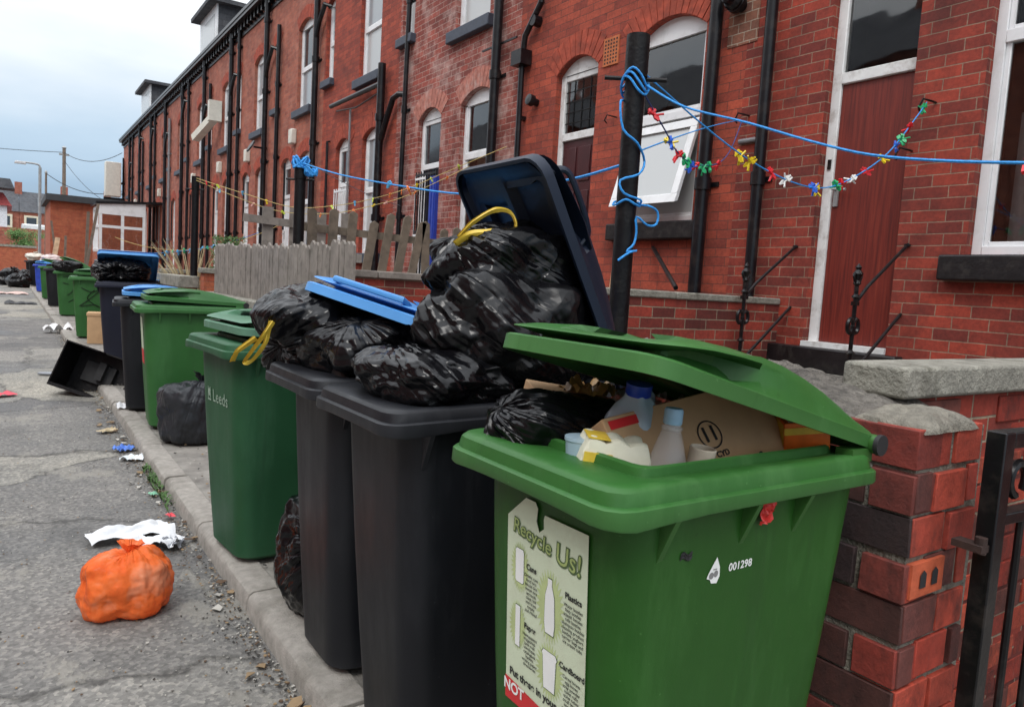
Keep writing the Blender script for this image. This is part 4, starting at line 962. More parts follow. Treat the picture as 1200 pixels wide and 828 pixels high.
cluster(L6, [(.1, 'sky'), (.22, 'pink'), (.34, 'lime'), (.46, 'orange'), (.52, 'pink'), (.58, 'orange'), (.66, 'yellow'), (.72, 'pink'), (.85, 'orange'), (.93, 'orange')], 'lower yellowish line')
cluster(L4, [(.3, 'sky'), (.36, 'orange'), (.62, 'sky')], 'blue line between the nearer posts')
cluster(L8, [(.1+.05*i, 'green' if i % 2 else 'sky') for i in range(12)], 'low line before the porch', 1.6)
#--BINS--
# ------------------------------------------------------------------ wheelie bins
HR = .945
def rr_ring(x0, x1, hy, rf, rb, z, zf=None, k=6, cham=False):
    pts = []
    for (cx, cy, a0, r) in ((x1-rb, hy-rb, 0, rb), (x0+rf, hy-rf, 90, rf), (x0+rf, -hy+rf, 180, rf), (x1-rb, -hy+rb, 270, rb)):
        for i in range(k+1):
            a = R(a0+90*i/k); pts.append((cx+r*math.cos(a), cy+r*math.sin(a), z))
    # extra points along the long sides so that dips can be modelled
    out_ = []
    n = len(pts)
    for i in range(n):
        p, q = Vector(pts[i]), Vector(pts[(i+1) % n]); out_.append(p)
        if (i+1) % (k+1) == 0:
            for t in range(1, 8): out_.append(p.lerp(q, t/8))
    if zf: out_ = [Vector((p.x, p.y, p.z+zf(p))) for p in out_]
    return out_
def ring_s(k_): return None
def make_bin(name, label, loc, yaw=0, Wd=.56, Dp=.70, body=GREEN, lid=GREEN, lid_open=0, lid_yaw=0, scale=1, group='wheelie bins along the kerb', lid_twist=0, tilt=0, handle=0, lid_len=1, lid_off=(0, 0), fo=.42, lid_wide=1, rimmat=None):
    T = empty(name, loc, yaw, label, 'wheelie bin', group); T.scale = (scale,)*3
    if tilt: T.rotation_euler = (tilt, 0, yaw)
    hb, ht = Wd*.34, Wd*.435; xb0, xb1 = -Dp*(fo-.07), Dp*.36; xt0, xt1 = -Dp*fo, Dp*.475
    zt = HR-.042
    mb = MB(); rings = []
    for t in (0, .02, .06, .3, .55, .8, 1):
        z = .02+(zt+.02-.02)*t; e = max(0, .02-t)*1.0
        bulge = .004*math.sin(t*PI)
        rings.append(rr_ring(xb0+(xt0-xb0)*t+e-bulge, xb1+(xt1-xb1)*t-e, hb+(ht-hb)*t-e+bulge, .075, .05, z))
    mb.loft(rings, True, cap0=True)
    # under-rim gussets and wheel arch
    for sx in (-.22, -.02, .13):
        for sg in (-1, 1):
            f = [(sx, sg*(ht-.012), zt-.11), (sx, sg*(ht+.03), zt-.015), (sx, sg*(ht-.012), zt)]
            A = [mb.vert((p[0]-.006, p[1], p[2])) for p in f]; B = [mb.vert((p[0]+.006, p[1], p[2])) for p in f]
            mb.face(A); mb.face(B[::-1])
            for i in range(3): mb.face([A[i], B[i], B[(i+1) % 3], A[(i+1) % 3]])
    for sy in ():
        f = [(xt0+.012, sy, zt-.09), (xt0-.04, sy, zt-.015), (xt0+.012, sy, zt)]
        A = [mb.vert((p[0], p[1]-.006, p[2])) for p in f]; B = [mb.vert((p[0], p[1]+.006, p[2])) for p in f]; mb.face(A); mb.face(B[::-1])
        for i in range(3): mb.face([A[i], B[i], B[(i+1) % 3], A[(i+1) % 3]])
    mb.build('body', body, T)
    # rim
    def dip(p):
        c = min(abs(p.x-(xt0-.02)), 1); d = Vector((p.x-xt0, abs(p.y)-ht, 0)).length
        return -.010*math.exp(-(d/.07)**2)
    mb = MB(); X0, X1 = -Dp/2, Dp/2-.01; HO = Wd/2
    def rg(i, z, rf=.05, zf=None, fi=0): return rr_ring(X0+i*1.1+fi, X1-i*.8, HO-i, max(.03, rf-i*.3), .03, z, zf, k=3)
    rs = [rg(HO-ht+.004, zt, .07), rg(HO-ht-.006, zt-.002), rg(.012, zt-.010, zf=dip), rg(.002, zt-.014, zf=dip), rg(0, zt-.010, zf=dip), rg(.001, zt+.010), rg(.004, zt+.0125), rg(.009, zt+.014), rg(.013, zt+.034), rg(.018, HR-.003), rg(.024, HR), rg(.060, HR-.004, fi=.035), rg(.068, HR-.006, fi=.045), rg(.070, HR+.008, fi=.045), rg(.074, HR+.011, fi=.047), rg(.080, HR+.009, fi=.05), rg(.082, HR-.1, fi=.05), rg(.095, .35, fi=.05)]
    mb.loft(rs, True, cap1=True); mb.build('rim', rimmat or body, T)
    # hinge bar and its dark end plugs, rear handles
    xh = X1-.005; zh = HR+.018
    mb = MB(); mb.cyl((xh, -HO+.012, zh), (xh, HO-.012, zh), .019, 14)
    for sg in (-1, 1):
        mb.box(xh-.07, xh, sg*(HO-.04)-.018, sg*(HO-.04)+.018, zh-.035, zh-.008)
    mb.build('hinge_bar', body, T)
    for sg in (-1, 1):
        mb = MB(); mb.cyl((xh, sg*(HO-.012), zh), (xh, sg*(HO-.003), zh), .021, 14); mb.build('hinge_cap', RUBBER, T)
        mb = MB(); yw = sg*(hb-.02); mb.cyl((xb1+.03, yw-.02, .1), (xb1+.03, yw+.02, .1), .1, 20); w_ = mb.build('wheel', RUBBER, T)
    mb = MB(); mb.cyl((xb1+.03, -hb, .1), (xb1+.03, hb, .1), .012, 8); mb.build('axle', GALV, T)
    # lid
    Ll = (xh-X0)-.07; hw = HO-.022
    def zf_bow(p): return .006*math.cos(min(1, abs(p.y)/hw)*PI/2)
    def sm(e0, e1, v): v = max(0, min(1, (v-e0)/(e1-e0))); return v*v*(3-2*v)
    def lr(ins, zfn, rf=.055):
        """ring of the lid; ins(t, s) = inset, zfn(t, s, h) = height, t = 0 at the hinge and 1 at the front"""
        base = rr_ring(-Ll, .014, hw, rf, .025, 0, None, k=4); q = []
        for p in base:
            t = max(0, min(1, -p.x/Ll)); s_ = sm(.57, .60, t)
            h = .012+.048*math.sin(PI*min(1, t*.96))**.9+.016*t
            i_ = ins(t, s_); cen = Vector((max(-Ll+.12, min(-.1, p.x)), max(-hw+.12, min(hw-.12, p.y)), 0)); d = cen-p; d.z = 0
            if d.length > 1e-6: d.normalize()
            v = p+d*i_; v.z = zfn(t, s_, h); q.append(v)
        return q
    Lo = MB(); Lo.sharp = 30
    rs = [lr(lambda t, s: .010, lambda t, s, h: -.014), lr(lambda t, s: .001, lambda t, s, h: -.014), lr(lambda t, s: 0, lambda t, s, h: .010+.004*t),
          lr(lambda t, s: .003+.004*s, lambda t, s, h: .014+.004*t), lr(lambda t, s: .010+.060*s, lambda t, s, h: (1-s)*(.014+h*.35)+s*.016),
          lr(lambda t, s: .018+.052*s, lambda t, s, h: (1-s)*(.014+h*.6)+s*(h*.93-.004)), lr(lambda t, s: .026*(1-s)+.010*s, lambda t, s, h: (1-s)*(.014+h*.78)+s*(h*.94)),
          lr(lambda t, s: .034*(1-s)+.013*s, lambda t, s, h: .012*(1-s)+h), lr(lambda t, s: .048, lambda t, s, h: h+.010), lr(lambda t, s: .10, lambda t, s, h: h+.013), lr(lambda t, s: .16, lambda t, s, h: h+.012)]
    Lo.loft(rs, True, cap1=True)
    # inside of the lid, with its two moulded recesses
    def under(u, v):
        x = -.0-(Ll-.012)*u; y = (2*v-1)*(hw-.012)
        z = .008+.012*math.sin(u*PI)
        def rb(cx, cy, sx, sy, h):
            d = max(abs(x-cx)/sx, abs(y-cy)/sy); return h*max(0, min(1, (1.0-d)/.18))
        z += rb(-Ll*.72, -hw*.38, Ll*.2, hw*.42, .022)+rb(-Ll*.66, hw*.50, Ll*.17, hw*.34, .020)+rb(-Ll*.25, 0, Ll*.17, hw*.75, .012)
        e = min(u, 1-u, v, 1-v); z -= .018*max(0, 1-e/.03)
        if u > .9:  # rounded front corners
            c = (u-.9)/.1; lim = 1-.22*c**2; y = max(-lim*(hw-.012), min(lim*(hw-.012), y))
        return (x, y, z)
    Lo.grid(under, 44, 40, True, flip=False)
    lo = Lo.build('lid', lid, T); lo.location = (xh+lid_off[0], lid_off[1], zh+.004)
    lo.rotation_euler = (lid_twist, R(lid_open), lid_yaw); lo.scale = (lid_len, lid_wide, 1)
    if handle:
        hm = MB(); x0_, x1_ = (-Ll+.05, -Ll+.24) if handle > 1 else (-Ll+.03, -Ll+.09)
        P = [(x0_-.0, -.175, .03), (x0_+.01, -.185, .07), (x0_+.05, -.19, .08), (x1_-.03, -.185, .078), (x1_, -.175, .04)] if handle > 1 else [(x0_+.02, -.11, .040), (x0_-.01, -.11, .050), (x0_-.022, -.09, .050), (x0_-.022, .09, .050), (x0_-.01, .11, .050), (x0_+.02, .11, .040)]
        hm.tube(smooth(P, 4), .007, 8, flat=1.4); ho = hm.build('lid_handle', lid, lo)
    return T
BASEZ = .068
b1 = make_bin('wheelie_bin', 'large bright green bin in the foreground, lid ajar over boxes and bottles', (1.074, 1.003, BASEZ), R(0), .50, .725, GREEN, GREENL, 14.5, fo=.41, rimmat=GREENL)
b2 = make_bin('wheelie_bin', 'dark grey bin directly behind the foreground green one, navy lid thrown open', (1.035, 1.70, BASEZ), R(0), .47, .68, BLACKBIN, NAVYLID, 62, R(-3), handle=2, lid_len=1.13, lid_wide=1.08, lid_off=(.07, 0), fo=.39)
b2.rotation_euler = (0, R(-1), R(1))
b3 = make_bin('wheelie_bin', 'dark grey bin with a blue lid propped up by black bags', (1.02, 2.18, BASEZ), R(0), .48, .68, BLACKBIN, BLUE, 17, R(22), handle=1, lid_twist=R(10), lid_off=(.09, .13), lid_len=1.08, lid_wide=1.36, fo=.38)
b4 = make_bin('wheelie_bin', 'dark green bin with a faded closed lid, next to the yellow-tied bag', (1.02, 3.25, BASEZ), R(5), .58, .72, DKGREEN, FADEGREEN, 2)
b5 = make_bin('wheelie_bin', 'mid green bin with closed domed lid, black sack at its foot', (1.15, 6.12, BASEZ), R(-4), .60, .78, GREEN2, GREEN2, 2)
b6 = make_bin('wheelie_bin', 'dark bin with blue lid mostly hidden behind the mid green one', (1.07, 6.9, BASEZ), R(-6), .56, .72, BLACKBIN, BLUE, 2)
b7 = make_bin('wheelie_bin', 'big navy bin, blue lid held up by a stuffed sack, behind the broken crate', (1.2, 10.05, BASEZ), R(84), .66, .80, NAVYBIN, BLUE, 25, scale=1.06)
b8 = make_bin('wheelie_bin', 'green bin with a black scrawl on its side, cardboard box beside it', (1.17, 13.6, BASEZ), R(-6), .56, .74, GREEN2, GREEN2, 3, scale=1.04)
b8b = make_bin('wheelie_bin', 'dark bin with a blue lid squeezed between the scrawled green and big navy bins', (1.55, 12.3, BASEZ), R(-6), .5, .66, BLACKBIN, BLUE, 3, scale=1.02)
b9 = make_bin('wheelie_bin', 'green bin with a long curving black scrawl, lid up on a bag', (1.2, 18.9, BASEZ), R(-5), .56, .76, GREEN2, GREEN2, 22, scale=1.04)
b10 = make_bin('wheelie_bin', 'grey bin just behind the green bin with the curving scrawl', (1.12, 22.6, BASEZ), R(-4), .56, .74, BLACKBIN, BLACKBIN, 4, scale=1.04)
b11 = make_bin('wheelie_bin', 'far green bin between the grey one and the bright blue one', (1.12, 26.6, BASEZ), R(-4), .56, .74, GREEN2, GREEN2, 14, scale=1.05)
b12 = make_bin('wheelie_bin', 'bright blue-bodied bin near the far end of the row', (1.12, 32.0, BASEZ), R(-4), .56, .74, simple('blue_body_plastic', (.02, .06, .42), .45), BLUE, 4, scale=1.06)
b13 = make_bin('wheelie_bin', 'dark bin with white bags on top, last but one in the row', (1.1, 38.5, BASEZ), R(-4), .56, .74, BLACKBIN, BLUE, 12, scale=1.14)
b14 = make_bin('wheelie_bin', 'black bin with a blue lid at the very end of the row', (1.05, 43.0, BASEZ), R(-4), .56, .74, BLACKBIN, BLUE, 14, scale=1.14)

FO = {b2.name: .39, b3.name: .38}
# --- stickers and writing on the foreground bin (local coordinates)
def locM(T): 
    bpy.context.view_layer.update(); return T.matrix_world
lime = simple('lime_poster_ink', (.36, .45, .16), .6, .1, 9, 0); limed = simple('dark_green_ink', (.08, .13, .05), .6, .1, 9, 0)
paperg = simple('pale_green_poster', (.60, .68, .50), .45, .06, 6, .15, 50, dirt=((.45, .46, .34), .4), dscale=12)
radg = simple('yellow_green_halo', (.47, .56, .26), .5, .15, 14, 0)
def front_frame(z, y=0, off=.0):
    """frame on the bin's front face: right = -Y, up = up the sloping face"""
    Dp = .725; xb0, xt0 = -Dp*.34, -Dp*.41; t = (z-.02)/(HR-.042)
    x = xb0+(xt0-xb0)*t-.004*math.sin(t*PI)-off
    return frame((x, y, z), (0, -1, 0), (xt0-xb0, 0, HR-.042))
PM = front_frame(.640, -.012, .0022)
ps = MB(); pw, ph = .235, .40
out_line = [(-pw/2, -ph/2), (pw/2, -ph/2), (pw/2, ph/2-.002), (-.002, ph/2-.004), (-.006, ph/2-.012), (-.005, ph/2-.03), (-.018, ph/2-.04), (-.026, ph/2-.022), (-.022, ph/2+.002), (-.03, ph/2+.012), (-.06, ph/2+.012), (-.075, ph/2+.0), (-pw/2, ph/2-.035)]
tri = [ps.vert((p[0], p[1], .0006*math.sin(i))) for i, p in enumerate(out_line)]; ps.face(tri)
poster = ps.build('poster', paperg, b1); poster.matrix_local = PM
def pm(x, y, z=.0012): return Matrix.Translation((x, y, z))
def disc(mb, cx, cy, rx, ry, z=.0007, n=24, spikes=False):
    i = [mb.vert((cx+(rx if not spikes or k % 2 else rx*.72)*math.cos(2*PI*k/n), cy+(ry if not spikes or k % 2 else ry*.72)*math.sin(2*PI*k/n), z)) for k in range(n)]; mb.face(i)
h_ = MB()
for cx, cy, rx, ry in ((.018, .035, .042, .07), (-.075, .075, .03, .05), (.02, -.085, .042, .055), (-.08, -.04, .028, .05)):
    h_ = MB(); disc(h_, cx, cy, rx, ry, n=60, spikes=True); h_.build('halo', radg, poster)
# plain bottle, can, paper and carton drawings
dr = MB()
def poly(mb, pts, z): mb.face([mb.vert((p[0], p[1], z)) for p in pts])
def shape(pts, cx, cy, s=1):
    P = [(cx+p[0]*s, cy+p[1]*s) for p in pts]
    gx = sum(p[0] for p in P)/len(P); gy = sum(p[1] for p in P)/len(P)
    d2 = MB(); d2.face([d2.vert((gx+(p[0]-gx)*1.09, gy+(p[1]-gy)*1.035, .0011)) for p in P]); d2.build('outline', limed, poster); d1 = MB(); d1.face([d1.vert((p[0], p[1], .0015)) for p in P]); d1.build('drawing', WHITE, poster)
dr2 = MB()
bottle = [(-.012, -.05), (.012, -.05), (.015, -.03), (.013, .02), (.006, .04), (.006, .052), (-.006, .052), (-.006, .04), (-.013, .02), (-.015, -.03)]
can = [(-.010, -.032), (.010, -.032), (.013, -.028), (.013, .028), (.010, .033), (-.010, .033), (-.013, .028), (-.013, -.028)]
carton = [(-.016, -.035), (.016, -.035), (.019, .025), (.022, .03), (.017, .037), (-.017, .037), (-.022, .03), (-.019, .025)]
sheet = [(-.007, -.04), (.008, -.04), (.009, .04), (-.006, .04)]
shape(bottle, .018, .035); shape(can, -.075, .078); shape(carton, .02, -.085); shape(sheet, -.08, -.04)
text_mesh('title', 'Us!', .052, limed, poster, Matrix.Translation((.068, .137, .0012)) @ Matrix.Rotation(R(-4), 4, 'Z'), .0001, bold=.003); text_mesh('title', 'Us!', .052, lime, poster, Matrix.Translation((.068, .138, .0018)) @ Matrix.Rotation(R(-4), 4, 'Z'), .0001)
text_mesh('title', 'Recycle', .038, limed, poster, Matrix.Translation((-.038, .146, .0012)) @ Matrix.Rotation(R(-6), 4, 'Z'), .0001, bold=.0025); text_mesh('title', 'Recycle', .038, lime, poster, Matrix.Translation((-.038, .147, .0018)) @ Matrix.Rotation(R(-6), 4, 'Z'), .0001)
for (x, y, ttl, lines) in ((-.038, .085, 'Cans', ['Drinks cans', 'food tins', 'biscuit tins', 'sweet tins', 'aerosols', 'clean foil', 'and trays', 'empty', 'and rinsed']), (.083, .075, 'Plastics', ['Water bottles', 'fizzy bottles', 'squash bottles', 'milk bottles', 'shampoo bottles', 'cleaning product', 'bottles, yoghurt', 'carrier bags and', 'ice cream tubs']), (-.04, -.03, 'Paper', ['Newspapers', 'magazines', 'junk mail', 'envelopes', 'catalogues', 'leaflets', 'writing paper', 'directories']), (.083, -.055, 'Cardboard', ['Cereal boxes', 'egg boxes', 'soap powder', 'toilet rolls', 'toilet tubes', 'small brown', 'boxes and', 'greeting cards'])):
    text_mesh('heading', ttl, .0155, INK, poster, Matrix.Translation((x, y, .0016)), .0001, bold=.0004)
    text_mesh('small_print', '\n'.join(lines), .0088, INK, poster, Matrix.Translation((x, y-.012-.0042*len(lines), .0016)), .0001)
text_mesh('slogan', 'Put these in your', .021, INK, poster, Matrix.Translation((-.03, -.140, .0016)), .0001, bold=.0006); text_mesh('slogan', 'green bin', .021, lime, poster, Matrix.Translation((.068, -.152, .0016)), .0001, bold=.0006)
rb_ = MB(); poly(rb_, [(-pw/2, -.155), (pw/2-.0, -.178), (pw/2, -.2), (-pw/2, -.2)], .0012); rb_.build('red_band', REDP, poster)
text_mesh('band_text', 'NOT', .03, WHITE, poster, Matrix.Translation((-.088, -.172, .0022)), .0001, bold=.0008)
# number, torn sticker, red crumple on the side facing the camera
def side_frame(x, z, off=.001):
    hb, ht = .50*.34, .50*.435; t = (z-.02)/(HR-.042); y = -(hb+(ht-hb)*t+.004*math.sin(t*PI))-off
    return frame((x, y, z), (1, 0, 0), (0, -(ht-hb), HR-.042))
text_mesh('serial_number', '001298', .020, WHITE, b1, side_frame(-.015, .770), .0002, bold=.0003, spacing=1.05)
st = MB(); poly(st, [(-.004, -.022), (.010, -.024), (.016, -.012), (.014, .004), (.004, .024), (-.004, .012), (-.014, -.004), (-.017, -.012), (-.008, -.015)], .0); s_o = st.build('torn_sticker', WHITE, b1); s_o.matrix_local = side_frame(-.085, .772, .0015)
st = MB(); disc(st, -.006, -.008, .006, .006, .0006); disc(st, .005, -.006, .0055, .006, .0006); st.box(-.003, .006, .002, .0035, .0005, .0009); i_ = st.build('sticker_ink', simple('grey_ink', (.2, .2, .2), .6), s_o)
rc = MB(); random.seed(8)
rc.grid(lambda u, v: (-.016+.034*u+.006*noise.noise(Vector((u*4, v*4, 1))), -.02+.044*v+(.008 if u > .5 else -.004)*math.sin(v*6), .006+.014*abs(noise.noise(Vector((u*5, v*5, 7))))), 14, 14, False)
r_o = rc.build('red_wrapper', REDC, b1); r_o.matrix_local = side_frame(.03, .862, .001)
st = MB(); st.grid(lambda u, v: (-.014+.028*u, -.006+.012*v+.003*math.sin(u*7), .001+.003*noise.noise(Vector((u*4, v*4, 2)))), 8, 6); g_ = st.build('tar_blob', RUBBER, b1); g_.matrix_local = side_frame(-.16, .81, .001)
# lettering on the dark green bin
def front_frame2(T, Dp, y, z, off=.002):
    fo = FO.get(T.name, .42); xb0, xt0 = -Dp*(fo-.07), -Dp*fo; t = (z-.02)/(HR-.042); x = xb0+(xt0-xb0)*t-.004*math.sin(t*PI)-off
    return frame((x, y, z), (0, -1, 0), (xt0-xb0, 0, HR-.042))
faded = simple('faded_white_print', (.26, .36, .28), .6, .2, 60, 0)
text_mesh('lettering', 'Leeds', .075, faded, b4, front_frame2(b4, .72, -.035, .69), .0003, spacing=1.1)
cr_ = MB(); disc(cr_, 0, .006, .012, .018, .0003, 12); cr_.box(-.02, .02, -.03, -.022, 0, .0006); cr_.box(-.016, -.011, -.02, .03, 0, .0006); cr_.box(.011, .016, -.02, .03, 0, .0006); o = cr_.build('crest', faded, b4); o.matrix_local = front_frame2(b4, .72, .105, .695)
# white and red label on the mid green bin
lb = MB(); poly(lb, [(-.10, -.17), (.10, -.17), (.10, .18), (-.10, .18)], 0); o = lb.build('paper_label', paperg, b5); o.matrix_local = front_frame2(b5, .78, -.02, .66)
lb = MB(); poly(lb, [(-.10, -.17), (.10, -.17), (.10, -.06), (-.10, -.06)], .001); o2 = lb.build('red_band', REDP, o)
# scratched scribbles and red spray on the dark grey bins' fronts
def scrib(T, Dp, y, z0, z1, w, seed, mat, r=.0016, n=60):
    random.seed(seed); mb = MB(); pts = []
    for k in range(n):
        t = k/n; z = z1+(z0-z1)*t; yy = y+w*math.sin(k*1.9+random.uniform(-.5, .5)); 
        M_ = front_frame2(T, Dp, yy, z+.012*random.uniform(-1, 1)); pts.append(M_.translation)
    mb.tube(smooth(pts, 2), r, 4); mb.build('scratches', mat, T)
lightscr = simple('pale_scratch', (.085, .085, .095), .6); darkscr = simple('black_marker', (.004, .004, .004), .5)
scrib(b2, .66, .05, .42, .74, .022, 3, darkscr); scrib(b3, .66, .07, .55, .76, .02, 5, darkscr)
def spray(T, Dp, y, z, ry, rz, name='red_spray'):
    mt = MATS.get('red_spray_paint')
    if not mt:
        mt, n, l, b = nmat('red_spray_paint'); b.inputs['Base Color'].default_value = (.30, .012, .012, 1); b.inputs['Roughness'].default_value = .6
        t = n.new('ShaderNodeTexCoord'); gr = n.new('ShaderNodeTexGradient'); gr.gradient_type = 'SPHERICAL'; l.new(t.outputs['Object'], gr.inputs[0])
        z_ = tex_noise(n, l, 1.4, 4, .6); mu = n.new('ShaderNodeMath'); mu.operation = 'MULTIPLY'; l.new(gr.outputs['Fac'], mu.inputs[0]); l.new(z_.outputs['Fac'], mu.inputs[1]); m2 = n.new('ShaderNodeMath'); m2.operation = 'MULTIPLY'; m2.inputs[1].default_value = 1.1; m2.use_clamp = True; l.new(mu.outputs[0], m2.inputs[0])
        l.new(m2.outputs[0], b.inputs['Alpha'])
    mb = MB(); mb.quad((-1, -1, 0), (1, -1, 0), (1, 1, 0), (-1, 1, 0)); o = mb.build(name, mt, T)
    o.matrix_local = front_frame2(T, Dp, y, z, .003) @ Matrix.Diagonal((ry, rz, 1, 1))
spray(b2, .66, .02, .55, .05, .16); spray(b3, .66, -.02, .50, .05, .15)
# scrawls on the far green bins
def scrawl(T, Wd, strokes, r=.012):
    mb = MB(); hb, ht = Wd*.34, Wd*.435
    for s_ in strokes:
        P = []
        for x, z in s_: t = (z-.02)/(HR-.042); P.append((x, -(hb+(ht-hb)*t)-.006, z))
        mb.tube(smooth(P, 4), r, 5, flat=.35)
    mb.build('scrawl', darkscr, T)
scrawl(b8, .56, [[(-.2, .78), (-.05, .72), (.1, .8), (-.1, .6), (-.22, .5)], [(-.2, .5), (.0, .52), (.12, .4), (.05, .3)], [(-.02, .75), (-.12, .62), (.02, .5)]])
scrawl(b9, .56, [[(-.2, .82), (-.12, .84), (-.02, .76), (.0, .6), (-.06, .5), (-.12, .45)], [(.05, .8), (.02, .62), (.1, .5), (.02, .38), (-.1, .3)], [(-.2, .7), (-.1, .68)]], .014)

# ------------------------------------------------------------------ rubbish sacks
def sack(name, label, loc, rad, axis=(0, 0, 1), seed=0, mat=None, pleat=.16, lump=.22, floor=None, knot=True, n=(90, 150), cat='rubbish sack', boxy=.3, group='black rubbish sacks', neck=.0):
    """a stuffed plastic sack: pleats gather towards the knot on `axis`, lumps push out of the film"""
    ax = Vector(axis).normalized(); u = ax.orthogonal().normalized(); w = ax.cross(u)
    rad = Vector(rad); sd_ = Vector((seed*3.7, seed*1.3, seed*2.1)); mb = MB(); loc = Vector(loc)
    sc = (rad.x+rad.y+rad.z)/3
    def f(a, b):
        th = PI*max(.004, min(.996, a)); ph = 2*PI*b
        d = ax*math.cos(th)+(u*math.cos(ph)+w*math.sin(ph))*math.sin(th)
        p = Vector((math.cos(ph)*3.2, math.sin(ph)*3.2, th*.55))+sd_
        rdg = 1-2*abs(noise.noise(p*1.0)); rdg2 = 1-2*abs(noise.noise(Vector((math.cos(ph)*8, math.sin(ph)*8, th*1.1))+sd_))
        rdg3 = 1-2*abs(noise.noise(Vector((math.cos(ph)*17, math.sin(ph)*17, th*1.8))+sd_))
        near = math.exp(-(th/.95)**2); 
        q_ = d*2.0+sd_+.25*noise.noise_vector(d*2.2+sd_); l2v = .62-noise.voronoi(Vector((q_.x, q_.y, q_.z*.7)))[0][0]; l3v = .62-noise.voronoi(q_*2.6)[0][0]; l1 = noise.noise(d*1.7+sd_); l2 = 1-2*abs(noise.noise(d*2.6+sd_)); l3 = 1-2*abs(noise.noise(d*6+sd_*2+Vector((noise.noise(d*3), 0, 0)))); l4 = 1-2*abs(noise.noise(d*19+sd_*3))
        r = 1+lump*l1+.15*l2v+.05*l3v+.012*l3+pleat*(near*.75+.25)*(rdg*.5+rdg2*.38+rdg3*.16)*min(1, th*2.2)
        if boxy: r *= 1+boxy*(((abs(d.x)**4+abs(d.y)**4+abs(d.z)**4)**-.25)-1.12)
        if neck: r *= 1+neck*math.exp(-(th/.16)**2)
        P = Vector((d.x*rad.x*r, d.y*rad.y*r, d.z*rad.z*r))
        if floor is not None and loc.z+P.z < floor:
            k = floor-(loc.z+P.z); P.z = floor-loc.z+.004*noise.noise(d*9); P.x *= 1+.25*min(k, .2); P.y *= 1+.25*min(k, .2)
        return P
    mb.grid(f, n[0], n[1], True); mb.sharp = 60
    mb.guv = [(i/n[0], j/n[1]) for i in range(n[0]+1) for j in range(n[1]+1)]
    if knot:
        K = Vector((ax.x*rad.x, ax.y*rad.y, ax.z*rad.z))*.95; random.seed(seed)
        # gathered tuft above the knot
        mb2 = MB()
        def tuft(a, b):
            ph = 2*PI*b; rr = sc*(.06+.26*a**1.3)*(1+.35*noise.noise(Vector((math.cos(ph)*2.5, math.sin(ph)*2.5, a*2))+sd_)+.2*noise.noise(Vector((math.cos(ph)*7, math.sin(ph)*7, a))+sd_))
            q = K+ax*sc*(-.06+.30*a+.1*noise.noise(Vector((math.cos(ph)*2, math.sin(ph)*2, 5))+sd_)*a)+(u*math.cos(ph)+w*math.sin(ph))*rr
            return q
        mb2.grid(tuft, 12, 50, True)
    T = empty(name, loc, 0, label, cat, group) if knot else None
    if T:
        o = mb.build('sack_body', mat or BAG, T); mb2.build('knot', mat or BAG, T); return T
    o = mb.build(name, mat or BAG); o.location = loc; tag(o, label, cat, group); return o
def strap(parent, pts, w, mat=YEL, name='tie_strap', tw=0):
    P = smooth(pts, 6); mb = MB(); n = len(P)
    L_, R__ = [], []
    for i, p in enumerate(P):
        d = (P[min(i+1, n-1)]-P[max(i-1, 0)]).normalized(); s_ = d.cross(Vector((.5, -.8, .15)).normalized()); s_ = s_.normalized() if s_.length > .01 else Vector((0, 0, 1))
        ww = w*(1+.25*noise.noise(p*40))
        L_.append(p+s_*ww/2); R__.append(p-s_*ww/2)
    off = Vector((-.0015, .0015, 0))
    a = [mb.vert(p) for p in L_]; c = [mb.vert((L_[i]+R__[i])/2+Vector((-.003, -.004, .002))) for i in range(n)]; b = [mb.vert(p) for p in R__]; a2 = [mb.vert(p+off*2) for p in L_]; b2_ = [mb.vert(p+off*2) for p in R__]
    for i in range(n-1):
        mb.face([a[i], c[i], c[i+1], a[i+1]], True); mb.face([c[i], b[i], b[i+1], c[i+1]], True); mb.face([a2[i+1], b2_[i+1], b2_[i], a2[i]], True)
    return mb.build(name, mat, parent)
def rel(T, pts): return [Vector(p)-Vector(T.location) for p in pts]

s1 = sack('rubbish_sack', 'shiny black sack with yellow tie hanging over the rim towards the dark green bin', (.87, 2.42, 1.11), (.18, .20, .165), (-.9, -.1, -.35), 1, pleat=.14, lump=.3, knot=False, n=(110, 170))
strap(s1, rel(s1, [(.665, 2.27, 1.15), (.655, 2.26, 1.12), (.645, 2.26, 1.08), (.62, 2.29, 1.03), (.60, 2.31, 1.02), (.615, 2.28, 1.06), (.64, 2.25, 1.11), (.665, 2.25, 1.15)]), .015)
strap(s1, rel(s1, [(.645, 2.36, 1.09), (.60, 2.38, 1.05), (.59, 2.39, 1.03), (.585, 2.40, 1.01)]), .018)
sack('rubbish_sack', 'dull black sack wedged under the blue lid', (1.0, 2.16, 1.07), (.24, .25, .115), (-.5, -.3, .8), 2, BAG2, pleat=.1, lump=.2, knot=False)
sack('rubbish_sack', 'flat pleated black sack lying on the rim of the dark grey bin', (.93, 1.69, 1.055), (.19, .20, .085), (-.25, .35, .75), 3, pleat=.2, lump=.14)
s4 = sack('rubbish_sack', 'large black sack with yellow handles, topmost under the raised navy lid', (1.18, 1.70, 1.335), (.235, .17, .135), (-.6, .15, .6), 4, pleat=.10, lump=.22, knot=False, n=(120, 180))
strap(s4, rel(s4, [(.95, 1.66, 1.40), (.98, 1.64, 1.425), (1.03, 1.62, 1.435), (1.08, 1.62, 1.44), (1.14, 1.62, 1.45)]), .02)
strap(s4, rel(s4, [(.97, 1.68, 1.42), (1.0, 1.66, 1.46), (1.05, 1.64, 1.495), (1.10, 1.64, 1.495), (1.115, 1.63, 1.465), (1.10, 1.62, 1.44)]), .013)
